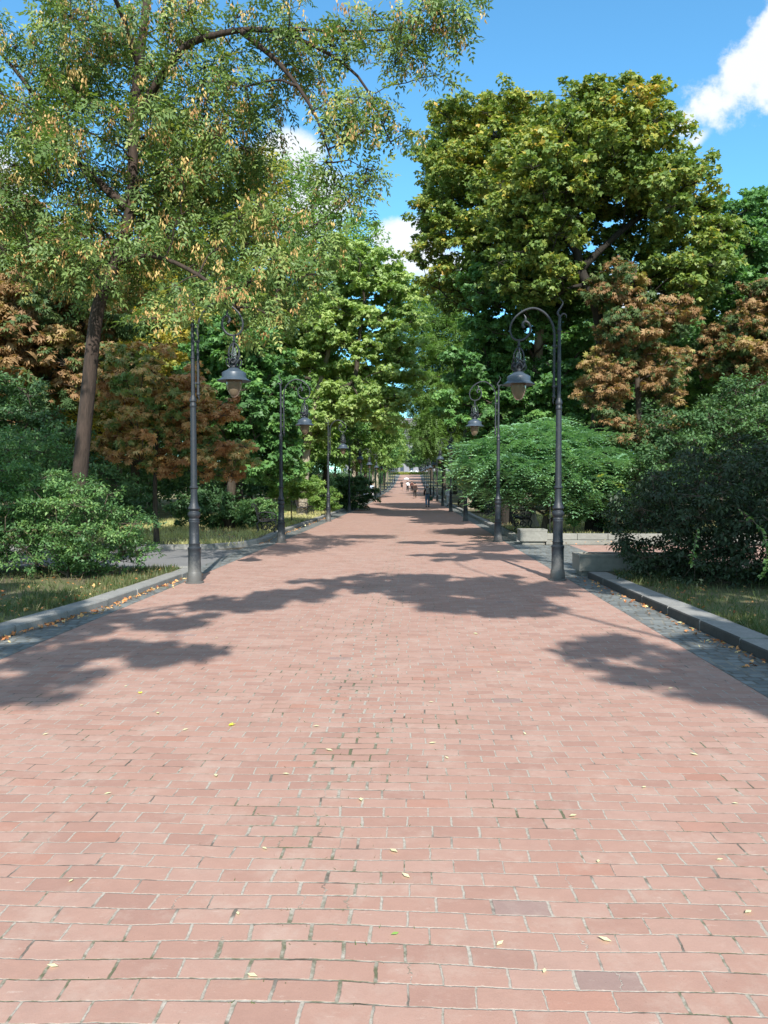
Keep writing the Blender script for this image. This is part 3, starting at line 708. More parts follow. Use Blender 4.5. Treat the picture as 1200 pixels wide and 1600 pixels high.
env = [ell(1080, 690, D, 75, 55, 1.6), ell(1160, 670, D, 80, 70, 1.6), ell(1030, 730, D, 50, 45, 1.2)]
tree_env('understorey_tree', 'low mid green bushy tree showing above the dark shrub on the right', 'tree', Tg2, .09, env, 90, .55, 'oval', 30000, .11, 'dark', seed=12, flat=.45, rzone=.2, up=.85)

# centre-left bright drooping tree and its neighbours
D = 41.0
T4 = [W(472, 800, D), W(476, 740, D), W(484, 660, D), W(500, 600, D), W(515, 540, D), W(520, 470, D)]; T4[0][2] = .08
env = [ell(540, 450, D, 95, 60, 2.8), ell(480, 520, D, 90, 80, 2.8), ell(590, 530, D, 58, 75, 2.4), ell(600, 610, D, 45, 60, 2.0), ell(470, 640, D, 55, 50, 2.2), ell(410, 560, D, 50, 90, 2.2), ell(545, 620, D, 40, 40, 2), ell(622, 480, D, 34, 60, 1.8), ell(622, 565, D, 34, 55, 1.8), ell(520, 415, D, 90, 30, 2.4)]
tree_env('honey_locust', 'bright green drooping tree with a pale leaning trunk, left of the path', 'tree', T4, .27, env, 280, .8, 'maple', 70000, .19, 'lime', seed=13, barkm='bark_pale', flat=.5, droop=.15, rzone=.45,
         limbs=[([W(500, 600, D), W(550, 600, D - 1), W(560, 540, D - 1), W(570, 470, D - 1)], .16)], up=.7)
D = 52.0
T5 = [W(470, 792, D), W(478, 650, D), W(485, 500, D), W(488, 400, D), W(490, 320, D)]; T5[0][2] = .08
env = [ell(480, 330, D, 60, 70, 2.6), ell(520, 390, D, 70, 50, 2.8), ell(430, 360, D, 50, 70, 2.6), ell(455, 280, D, 30, 35, 2), ell(560, 370, D, 40, 35, 2.2)]
tree_env('broadleaf_tree', 'tall airy green tree rising behind the bright drooping tree, clouds showing through it', 'tree', T5, .3, env, 110, .85, 'oval', 13000, .24, 'bright', seed=14, flat=.7, rzone=.5)
D = 48.0
T5b = [W(370, 795, D), W(372, 600, D), W(380, 400, D), W(385, 300, D)]; T5b[0][2] = .08
env = [ell(400, 300, D, 50, 60, 2.6), ell(360, 400, D, 70, 90, 3), ell(300, 330, D, 60, 100, 3), ell(410, 480, D, 60, 80, 2.6)]
tree_env('broadleaf_tree', 'tall green tree with faintly yellowing top behind the ash crown', 'tree', T5b, .3, env, 120, 1.1, 'oval', 26000, .27, 'gold', seed=15, tone=lambda cl, r: np.clip((cl[:, 2] - 14) / 8, -.45, .0) - .1 + r.normal(0, .06, len(cl)), flat=.7, rzone=.5)
D = 52.0
T6 = [W(735, 790, D), W(732, 650, D), W(728, 560, D), W(722, 500, D)]; T6[0][2] = .08
env = [ell(705, 540, D, 55, 55, 2.4), ell(690, 620, D, 50, 60, 2.4), ell(735, 620, D, 45, 60, 2.4), ell(680, 500, D, 30, 30, 2.), ell(675,680,D,30,35,1.8), ell(668, 580, D, 26, 60, 1.8), ell(658, 510, D, 26, 55, 1.6), ell(700, 470, D, 40, 35, 2)]
tree_env('honey_locust', 'feathery green tree in the middle distance right of the path', 'tree', T6, .34, env, 190, .9, 'ash', 26000, .38, 'bright', seed=16, barkm='bark_pale', flat=.45, rzone=.4, up=.9,
         tone=lambda cl, r: r.normal(-.2, .08, len(cl)))

# left: small rusty chestnut, background autumn trees
D = 19.8
Ts = [W(240, 858, D), W(238, 770, D), W(241, 700, D), W(245, 640, D)]; Ts[0][2] = .08
env = [ell(240, 690, D, 105, 55, 1.5), ell(340, 720, D, 55, 38, .9), ell(230, 600, D, 90, 70, 1.4), ell(300, 640, D, 60, 50, 1.2)]
tree_env('horse_chestnut', 'young rust coloured chestnut with a thin trunk behind the nearest left lamp', 'tree', Ts, .075, env, 170, .32, 'chestnut', 12500, .13, 'rust', seed=17, flat=.4, tone=lambda cl, r: r.normal(.05, .25, len(cl)), rmin=.009, rzone=.4)
D = 18.5
Tu = [W(20, 868, D), W(22, 790, D), W(30, 730, D), W(30, 670, D)]; Tu[0][2] = .08
env = [ell(30, 700, D, 95, 60, 1.2), ell(90, 740, D, 60, 40, 1.0), ell(-20, 640, D, 70, 60, 1.2), ell(150, 760, D, 40, 25, .8)]
tree_env('understorey_tree', 'dark green bushy tree behind the shrubs at the left edge, left of the ash trunk', 'tree', Tu, .08, env, 110, .42, 'oval', 32000, .10, 'dark', seed=27, flat=.45, rzone=.2, up=.85)
D = 27.0
Tl = [W(40, 835, D), W(45, 640, D), W(55, 480, D), W(60, 330, D)]; Tl[0][2] = .08
env = [ell(60, 520, D, 95, 70, 2.4), ell(20, 600, D, 90, 60, 2.2), ell(140, 480, D, 80, 60, 2.2), ell(40, 400, D, 70, 80, 2.2), ell(150, 590, D, 60, 50, 1.8)]
tree_env('horse_chestnut', 'orange brown horse chestnut at the left edge behind the leaning ash trunk', 'tree', Tl, .2, env, 130, .75, 'chestnut', 42000, .185, 'brown', seed=18, flat=.6, tone=lambda cl, r: r.normal(-.07, .27, len(cl)))
D = 32.0
Tl2 = [W(180, 825, D), W(182, 700, D), W(190, 560, D), W(200, 450, D)]; Tl2[0][2] = .08
env = [ell(190, 640, D, 85, 55, 2), ell(260, 520, D, 90, 70, 2.4), ell(110, 690, D, 80, 50, 2), ell(200, 440, D, 80, 60, 2.4)]
tree_env('broadleaf_tree', 'yellowing tree between the ash trunk and the young chestnut', 'tree', Tl2, .16, env, 120, .75, 'oval', 30000, .17, 'gold', seed=19, flat=.6)
D = 27.0
Tl3 = [W(355, 835, D), W(360, 760, D), W(372, 700, D), W(380, 620, D), W(385, 540, D)]; Tl3[0][2] = .08
env = [ell(400, 640, D, 75, 60, 2), ell(370, 560, D, 70, 60, 2), ell(420, 720, D, 50, 35, 1.4), ell(340, 640, D, 55, 60, 1.6)]
tree_env('maple_tree', 'small dark trunked green maple between the first two left lamps', 'tree', Tl3, .2, env, 130, .62, 'maple', 30000, .165, 'maple_green', seed=20, flat=.55, rzone=.4)

# sumac
D = 24.6
sb = W(848, 838, D); sb[2] = .08
env = [ell(865, 725, D, 125, 52, 2.2), ell(770, 725, D, 55, 40, 1.4), ell(950, 745, D, 60, 50, 1.5), ell(850, 700, D, 90, 40, 1.8), ell(800, 755, D, 60, 30, 1.5), ell(900, 765, D, 90, 25, 1.6)]
tree_env('sumac', 'wide blue green sumac with feathery leaves behind the small planter', 'shrub', [sb, W(852, 805, D), W(862, 780, D), W(868, 750, D)], .11, env, 300, .42, 'sumac', 6600, .50, 'sumac', seed=21,
         mode='rosette', twigs=0, shell=.25, rzone=.1, limbs=[([W(850, 818, D), W(880, 800, D), W(920, 785, D), W(950, 770, D)], .07)])

# shrubs near
def shrub(name, label, base, env, nc, cr, nleaf, ls, lm, seed, leaf='small', flat=.6, tr=.03, **kw):
    base = np.array(base, float); c = np.mean([e[:3] for e in env], 0)
    trunk = [base, base + (c - base) * .3, base + (c - base) * .6]
    return tree_env(name, label, 'shrub', trunk, tr, env, nc, cr, leaf, nleaf, ls, lm, seed=seed, rzone=0.0, flat=flat, rmin=.006, barkm='twig', **kw)
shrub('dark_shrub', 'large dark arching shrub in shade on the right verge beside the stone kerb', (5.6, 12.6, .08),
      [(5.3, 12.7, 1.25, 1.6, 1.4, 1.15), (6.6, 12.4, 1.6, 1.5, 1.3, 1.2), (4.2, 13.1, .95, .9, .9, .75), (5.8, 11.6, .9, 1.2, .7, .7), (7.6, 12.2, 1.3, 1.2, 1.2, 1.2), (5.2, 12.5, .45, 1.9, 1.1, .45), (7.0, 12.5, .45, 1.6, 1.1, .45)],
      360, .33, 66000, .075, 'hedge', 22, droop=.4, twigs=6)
shrub('green_shrub', 'leafy green shrub on the left verge in front of the leaning ash trunk', (-5.75, 12.6, .07),
      [(-5.5, 12.6, .95, .95, .9, .75), (-6.6, 12.8, 1.1, 1.0, .9, .85), (-5.0, 12.9, .7, .55, .6, .5), (-5.9, 12.9, .4, 1.3, .7, .35)],
      150, .27, 30000, .065, 'shrub', 23, twigs=6, flat=.45, up=.9)
shrub('dark_shrub', 'tall shaded shrub at the left edge of the frame', (-8.0, 13.2, .07),
      [(-7.9, 13.2, 1.4, 1.1, 1.0, 1.3), (-9.2, 13.4, 1.5, 1.0, 1.0, 1.4), (-7.3, 14.2, 1.7, .9, .8, 1.2)],
      110, .34, 24000, .08, 'shrub', 24, flat=.45, up=.9)
# hanging sprays of the dark shrub
def spray(k, pts, n, seed):
    r = np.random.default_rng(seed); P = np.array(spline(pts, 8))
    mb = MB(); mb.tube(P, list(np.linspace(.008, .002, len(P))), 5)
    e = sprayroot; mb.build('spray_twig', M['twig'], e); e2 = None
    i = r.integers(1, len(P) - 1, n); p = P[i] + r.normal(size=(n, 3)) * .01
    t_ = P[i + 1] - P[i - 1]; d = nrm(t_) * .5 + r.normal(size=(n, 3)) * .8; nn = r.normal(size=(n, 3)) * .4 + np.array([0, -.3, 1])
    V, F = instance(p, d, nn, r.uniform(.05, .085, n), TPL['oval'])
    mesh_arrays('spray_leaves', V, [F], M['shrub'], e, smooth=False, rnd=r.uniform(.4, 1, n))
sprayroot = empty('hanging_sprays', (0, 0, 0), 'pale green leafy sprays hanging out of the large dark shrub on the right', 'plant')
spray(0, [(4.6, 11.0, 1.3), (4.75, 10.6, 1.0), (4.65, 10.2, .6), (4.5, 10.0, .42)], 70, 1)
spray(1, [(5.0, 11.0, 1.4), (5.1, 10.6, 1.05), (5.05, 10.3, .7), (5.15, 10.2, .45)], 70, 2)
spray(2, [(4.2, 11.4, 1.0), (4.0, 11.0, .75), (3.9, 10.8, .5)], 45, 3)
spray(3, [(4.9, 10.9, 1.2), (4.95, 10.4, .95), (4.75, 10.2, .75), (4.6, 10.1, .62)], 60, 4)

# low plants along the back of the verges
protos = []
def low_bush(label, c, rx, ry, rz, lm, seed, n=9000, ls=.1, leaf='oval', nm='low_bush', cr=.3, group=None):
    c = np.array(c, float)
    o = shrub(nm, label, (c[0], c[1], gh(c[1]) + .07), [(c[0], c[1], c[2], rx, ry, rz)], max(20, int(rx * rz * 40)), cr, n, ls, lm, seed, leaf)
    if group: o['group'] = group
    return o
low_bush('bright yellow green bush at the foot of the pale leaning trunk', W(508, 778, 40), .75, .7, .7, 'bright', 31)
low_bush('bright green bush behind the second left lamp', W(455, 750, 33), 1.3, 1.2, .9, 'bright', 32, 14000, .12)
low_bush('low olive bush behind the first left bench', (W(400, 800, 26)), .7, .6, .45, 'shrub', 33, 7000, .09)
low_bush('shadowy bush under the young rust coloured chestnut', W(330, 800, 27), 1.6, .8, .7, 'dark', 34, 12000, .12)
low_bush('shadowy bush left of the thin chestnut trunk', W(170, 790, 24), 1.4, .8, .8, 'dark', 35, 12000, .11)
low_bush('dark bush filling the gap behind the third left lamp', W(555, 770, 52), 1.6, 1.5, 1.2, 'dark', 36, 12000, .15)
low_bush('dark bush right of the sumac behind the low wall', W(985, 790, 26), 1.6, 1.0, .9, 'dark', 37, 14000, .11)
low_bush('pale leaved perennials under the sumac beside the thin stake', W(895, 802, 24.2), .35, .3, .35, 'shrub', 38, 2500, .08, cr=.15)
low_bush('dark bush behind the second bench on the right', W(770, 775, 45), 1.5, 1.2, 1.1, 'dark', 39, 12000, .15)

# ------------------------------------------------------------------ generic background trees (copied)
def proto_tree(lm, leaf, ls, nl, seed, bark='bark', cr=1.2, flat=.6, droop=0, hgt=14., ww=4.2, nc=110):
    env_ = [(0, 0, hgt * .62, ww, ww, hgt * .30), (ww * .3, 0, hgt * .45, ww * .8, ww * .8, hgt * .2), (-ww * .3, ww * .2, hgt * .8, ww * .6, ww * .6, hgt * .18)]
    return tree_env('broadleaf_tree', 'x', 'tree', [(0, 0, 0), (.1, 0, hgt * .25), (-.1, .1, hgt * .5), (.1, 0, hgt * .8)], .26, env_, nc, cr, leaf, nl, ls, lm, seed=seed, flat=flat, droop=droop, barkm=bark, rzone=.25, twigs=2, segs=5)
PT = {'a': proto_tree('maple_green', 'oval', .34, 26000, 50), 'b': proto_tree('bright', 'oval', .34, 24000, 51, 'bark_pale', droop=.5),
      'c': proto_tree('brown', 'chestnut', .42, 9000, 52), 'd': proto_tree('dark', 'oval', .36, 24000, 53), 'e': proto_tree('gold', 'oval', .33, 22000, 54)}
used = set()
def place(kind, x, y, sc, label, group, zs=1.0, rz=None):
    p = PT[kind]
    if kind in used: o = copy_tree(p)
    else: o = p; used.add(kind)
    o.location = (x, y, float(gh(y)) + .05); o.rotation_euler = (0, 0, random.uniform(0, 6.28) if rz is None else rz); o.scale = (sc, sc, sc * zs)
    o['label'] = label; o['group'] = group; o['category'] = 'tree'
    return o
ORD = ['first', 'second', 'third', 'fourth', 'fifth', 'sixth', 'seventh', 'eighth', 'ninth', 'tenth', 'eleventh', 'twelfth']
gL = 'trees lining the far left of the avenue'; gR = 'trees lining the far right of the avenue'
lL = 'green avenue tree far along the left side of the path'; lR = 'green avenue tree far along the right side of the path'
for i, y in enumerate([58, 70, 83, 97, 112, 130, 150, 172, 196, 222, 250]):
    place('b' if i % 3 != 1 else 'a', -8.2 + (1.6 if y > 75 else 0) + random.uniform(-.6, .6), y, (1.05 if y > 75 else .9) + .1 * random.random(), 'far green avenue tree on the left, %s of its row counting away from the camera' % ORD[i], gL)
    place('da'[i % 2], 7.4 - (1.4 if y > 75 else 0) + random.uniform(-.6, .6), y + 5, (1.05 if y > 72 else .9) + .12 * random.random(), 'far green avenue tree on the right, %s of its row counting away from the camera' % ORD[i], gR)
gw = 'wood on the left behind the avenue'; gw2 = 'wood on the right behind the avenue'
WL = [('d', -13, 36, .95), ('a', -11, 46, 1.05), ('c', -19, 38, .9), ('d', -24, 30, 1.0), ('e', -17, 50, 1.1), ('d', -30, 42, 1.2), ('a', -14, 62, 1.1), ('d', -22, 60, 1.2), ('a', -17, 80, 1.2), ('d', -33, 66, 1.3), ('d', -16, 105, 1.2), ('d', -17, 140, 1.3), ('a', -42, 55, 1.3), ('d', -18, 180, 1.3), ('c', -16, 26, .75)]
def wo_(k, a, lst): return ORD[sorted(q[1] / q[2] for q in lst if q[0] == k).index(a)]
for (k, x, y, s_) in WL:
    place(k, x, y, s_, {'a': 'mid green', 'd': 'dark green', 'c': 'rust brown', 'e': 'yellowing'}[k] + ' tree in the left wood, %s of its colour counting left to right' % wo_(k, x / y, WL), gw + ({'c': ', brown ones', 'e': ', yellow ones', 'a': ', mid green ones', 'd': ', dark ones'}[k]))
WR = [('d', 11, 45, .9), ('d', 17, 50, 1.0), ('c', 23, 47, .85), ('d', 26, 38, .9), ('a', 14, 62, 1.1), ('d', 22, 64, 1.1), ('d', 31, 58, 1.2), ('a', 15, 85, 1.2), ('d', 15, 115, 1.2), ('d', 16, 150, 1.3), ('d', 39, 50, 1.2), ('a', 17, 190, 1.3), ('c', 19, 40, .7), ('d', 20, 30, .55)]
for (k, x, y, s_) in WR:
    place(k, x, y, s_, {'a': 'mid green', 'd': 'dark green', 'c': 'rust brown', 'e': 'yellowing'}[k] + ' tree in the right wood, %s of its colour counting left to right' % wo_(k, x / y, WR), gw2 + ({'c': ', brown ones', 'e': ', yellow ones', 'a': ', mid green ones', 'd': ', dark ones'}[k]))

# undergrowth far off as one mass either side
def undergrowth(x0, x1, y0, y1, n, seed, lm='dark', top=2.0):
    r = np.random.default_rng(seed); nb = n // 60
    cx = r.uniform(x0, x1, nb); cy = r.uniform(y0, y1, nb); cz = gh(cy) + r.uniform(.3, 1, nb) * top
    c = np.repeat(np.stack([cx, cy, cz], 1), 60, 0); v = nrm(r.normal(size=(len(c), 3))); p = c + v * r.uniform(.3, .8, (len(c), 1)) * np.array([1, 1, .8])
    V, F = instance(p, r.normal(size=(len(c), 3)), v + np.array([0, 0, .5]), r.uniform(.14, .28, len(c)), TPL['oval'])
    o = mesh_arrays('undergrowth', V, [F], M[lm], None, False, np.clip(r.normal(.4, .2, len(F)), 0, 1)); tag(o, kind='stuff')
    o['label'] = 'dense dark undergrowth below the trees'; o['category'] = 'undergrowth'
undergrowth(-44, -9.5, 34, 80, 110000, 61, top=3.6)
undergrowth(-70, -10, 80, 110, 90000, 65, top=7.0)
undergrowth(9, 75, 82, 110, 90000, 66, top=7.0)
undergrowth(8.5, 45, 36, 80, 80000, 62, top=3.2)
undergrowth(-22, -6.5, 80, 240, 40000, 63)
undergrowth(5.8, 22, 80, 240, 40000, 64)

# ------------------------------------------------------------------ shade trees standing beside and behind the camera
def sh(x, y, h):   # crown position that throws its shade on ground point (x, y)
    k = h / math.tan(R(SUN_EL)); return (x + k * .1483, y - k * .989, h)
def shade_cl(polys, seed, step_=.75, hr=(7, 11)):
    r = np.random.default_rng(seed); out = []
    for (cx, cy, rx, ry, n) in polys:
        for _ in range(n):
            a = r.uniform(0, 6.28); q = math.sqrt(r.random()); out.append(sh(cx + math.cos(a) * q * rx, cy + math.sin(a) * q * ry, r.uniform(*hr)))
    return np.array(out)
clR = shade_cl([(-.2, 12.4, 1.9, 1.3, 22), (.5, 10.3, 1.3, .9, 12), (2.0, 12.4, 1.3, 1.2, 15), (2.1, 7.6, .3, .35, 3), (2.35, 6.2, .3, .5, 4), (3.0, 6.8, .4, 1.2, 7), (3.6, 9.4, .5, 2.2, 10), (5.9, 14.2, 2.9, 2.6, 95), (4.6, 12.6, 1.2, 1.2, 14), (5.3, 9.8, 1.4, 1.8, 34)], 71)
clR = np.concatenate([clR, shade_cl([(1.3, 17.6, 1.2, .9, 9), (1.9, 20.6, .9, 1.3, 9), (2.6, 23.2, .8, 1.0, 6), (.8, 22.0, .8, .6, 4)], 75, hr=(9.6, 11.6))])
tree('broadleaf_tree', 'tree outside the frame on the right whose crown shades the middle of the path', 'tree', [(8.2, -1.5, .08), (8.0, -1.3, 3), (7.0, -1.2, 6), (5.5, -.8, 9), (4.5, 0, 12)], .3, clR, .5, 'maple', 36000, .17, 'maple_green', seed=72, flat=.5)
clL = shade_cl([(-2.4, 7.3, .4, .35, 4), (-3.4, 6.9, .45, .5, 4), (-3.4, 8.8, .9, .6, 7), (-2.7, 10.1, .9, .4, 5), (-4.7, 8.3, .5, 1.4, 6), (-3.3, 6.1, .5, .35, 4), (-2.0, 10.9, .6, .4, 4), (-8.8, 15.5, 2.2, 3.2, 60), (-9.5, 11.5, 1.5, 1.6, 14), (-6.2, 9.8, 1.3, 2.0, 20)], 73)
tree('broadleaf_tree', 'tree outside the frame on the left whose crown shades the path edge', 'tree', [(-6.6, -2.5, .08), (-6.5, -2.4, 3), (-5.5, -2.0, 6), (-4.4, -1.5, 8.5), (-4, -1, 11)], .28, clL, .46, 'maple', 20000, .17, 'maple_green', seed=74, flat=.5)

# ------------------------------------------------------------------ grass, litter and fallen leaves
def grass(name, label, regions, lm, seed, hgt=(.05, .13)):
    r = np.random.default_rng(seed); PV = []; 
    for (x0, x1, y0, y1, n, z) in regions:
        x = r.uniform(x0, x1, n); y = r.uniform(y0, y1, n)
        keep = (x < np.array([kl(v) for v in y]) - .27) | (x > np.array([kr(v) for v in y]) + .34)
        keep &= r.random(n) < np.clip(.35 + 1.1 * np.sin(x * 2.1 + 1.3 * np.sin(y * 1.7)) * np.sin(y * 1.3 + x), .15, 1)
        x, y = x[keep], y[keep]; PV.append(np.stack([x, y, gh(y) + z], 1))
    p = np.concatenate(PV); n = len(p); d = np.tile([0, 0, 1.], (n, 1)) + r.normal(size=(n, 3)) * .45
    V, F = instance(p, d, r.normal(size=(n, 3)), r.uniform(*hgt, n), (np.array([(0, -.05, 0), (.6, -.04, .08), (1, 0, .28), (.6, .04, .08), (0, .05, 0)]), np.array([(0, 1, 2, 3, 4)])))
    o = mesh_arrays(name, V, [F], M[lm], None, False, np.clip(r.beta(2, 2.2, n), 0, 1)); tag(o, label, 'grass', kind='stuff'); return o
grass('grass', 'green grass growing on the near verges behind the kerbs', [(-10, -4.2, 5, 14.1, 26000, .07), (3.4, 9, 4.5, 14.3, 34000, .08), (-5.1, -4.2, 5, 14.1, 7000, .07), (3.5, 4.2, 4.5, 13.4, 7000, .08)], 'grass', 81)
grass('dry_grass', 'dry straw coloured grass on the left verge beyond the side path', [(-12, -4.3, 19.6, 34, 50000, .07), (-11, -4.4, 34, 62, 40000, .07), (3.4, 13, 21.8, 40, 26000, .08)], 'drygrass', 82, (.07, .2))

def litter(name, label, fn, n, seed, size=(.025, .055)):
    r = np.random.default_rng(seed); p = np.array([fn(r) for _ in range(n)])
    d = r.normal(size=(n, 3)) * np.array([1, 1, .25]); nn = np.tile([0, 0, 1.], (n, 1)) + r.normal(size=(n, 3)) * .45
    V, F = instance(p, d, nn, r.uniform(*size, n), TPL['maple'])
    o = mesh_arrays(name, V, [F], M['litter'], None, False, np.repeat(r.random(n), 3)); tag(o, label, 'fallen leaves', kind='stuff')
def lf(r):
    y = r.uniform(5.5, 13.8) if r.random() < .6 else r.uniform(21, 40); dens_ = (math.sin(y * 2.1) + math.sin(y * 5.3)) * .5 + .6
    return (kl(y) + abs(r.normal()) * (.06 + .05 * dens_) + .01, y, .012 + r.random() * .02)
litter('leaf_litter', 'drift of dry orange leaves lying in the left gutter against the kerb', lf, 650, 91)
def rf(r):
    y = r.uniform(4.5, 13.5); return (kr(y) - abs(r.normal()) * .13 - .01, y, .010 + r.random() * .012)
litter('leaf_litter', 'scattered brown leaves lying in the right gutter against the kerb', rf, 170, 92)
def vf(r):
    y = r.uniform(6, 14) if r.random() < .5 else r.uniform(20, 34); s_ = r.random()
    x = (kl(y) - .35 - r.random() ** 1.5 * 3.5) if s_ < .6 else (kr(y) + .4 + r.random() ** 1.5 * 4)
    return (x, y, .105 + r.random() * .03)
litter('leaf_litter', 'brown leaves lying on the grass verges', vf, 1500, 93)

def one_leaf(name, mt, tpl, size):
    V, F = TPL[tpl]; V = V * size; V = V.copy(); V[:, 2] = np.abs(V[:, 2]) + .003
    o = mesh_arrays(name, V, [F], M[mt], None, False, np.full(len(F), .9)); return o
def fallen(o, px, py, label, group=None):
    x, y = GP(px, py); o.location = (x, y, .004); o.rotation_euler = (0, 0, random.uniform(0, 6.28)); tag(o, label, 'leaf', group)
lv = leaf_mat('fallen_green_leaf', G((0, (.1, .22, .04)), (1, (.12, .26, .05)))); M['fgreen'] = lv
lv = leaf_mat('fallen_yellow_leaf', G((0, (.6, .42, .06)), (1, (.62, .42, .05)))); M['fyellow'] = lv
lv = leaf_mat('fallen_tan_leaf', G((0, (.5, .38, .24)), (1, (.52, .40, .25)))); M['ftan'] = lv
fallen(one_leaf('fallen_leaf', 'fgreen', 'oval', .035), 624, 1472, 'single small green leaf lying on the bricks near the bottom of the frame')
fallen(one_leaf('fallen_leaf', 'fyellow', 'maple', .05), 355, 1140, 'yellow fallen leaf on the bricks left of centre')
fallen(one_leaf('fallen_leaf', 'ftan', 'maple', .055), 745, 991, 'pale fallen leaf just below the big shadow across the path')
fallen(one_leaf('fallen_leaf', 'fyellow', 'maple', .035), 212, 1090, 'small yellow fallen leaf on the far left bricks')
l0 = one_leaf('fallen_leaf', 'ftan', 'small', .04); first = True
for (px, py) in [(278, 1150), (404, 1337), (640, 1383), (612, 1337), (450, 1218), (670, 1166), (187, 1080), (366, 1443), (940, 1348), (1178, 1425), (855, 1525), (96, 1395), (74, 1540), (780, 1490), (905, 1277), (500, 1140), (240, 1121), (960, 1480), (1090, 1180), (700, 1190), (520, 1180), (330, 1000), (465, 983), (880, 1040), (1010, 1230), (150, 1255), (1120, 1345), (560, 1255), (330, 1220), (1040, 1075), (120, 1110), (380, 1545), (680, 1100), (820, 1150), (50, 1160), (1150, 1255), (590, 1060), (780, 1052)]:
    o = l0 if first else l0.copy()
    if not first: C.objects.link(o)
    first = False; fallen(o, px + random.uniform(-3, 3), py, 'small pale dry leaf lying on the red bricks', 'small dry leaves on the bricks'); o.scale = (random.uniform(.7, 1.3),) * 3
# grass tufts in the joints
r_ = np.random.default_rng(95); n = 260; xx = -.35 + r_.normal(size=n) * .22; yy = r_.uniform(2.2, 7, n); yy = np.round(yy / .105) * .105
V, F = instance(np.stack([xx, yy, np.zeros(n)], 1), np.tile([0, 0, 1.], (n, 1)) + r_.normal(size=(n, 3)) * .8, r_.normal(size=(n, 3)), r_.uniform(.008, .02, n), (np.array([(0, -.12, 0), (1, 0, .2), (0, .12, 0)]), np.array([(0, 1, 2)])))
o = mesh_arrays('moss', V, [F], M['grass'], None, False, r_.random(n) * .5); tag(o, 'tiny weeds growing in the joints between the bricks', 'weeds', kind='stuff')

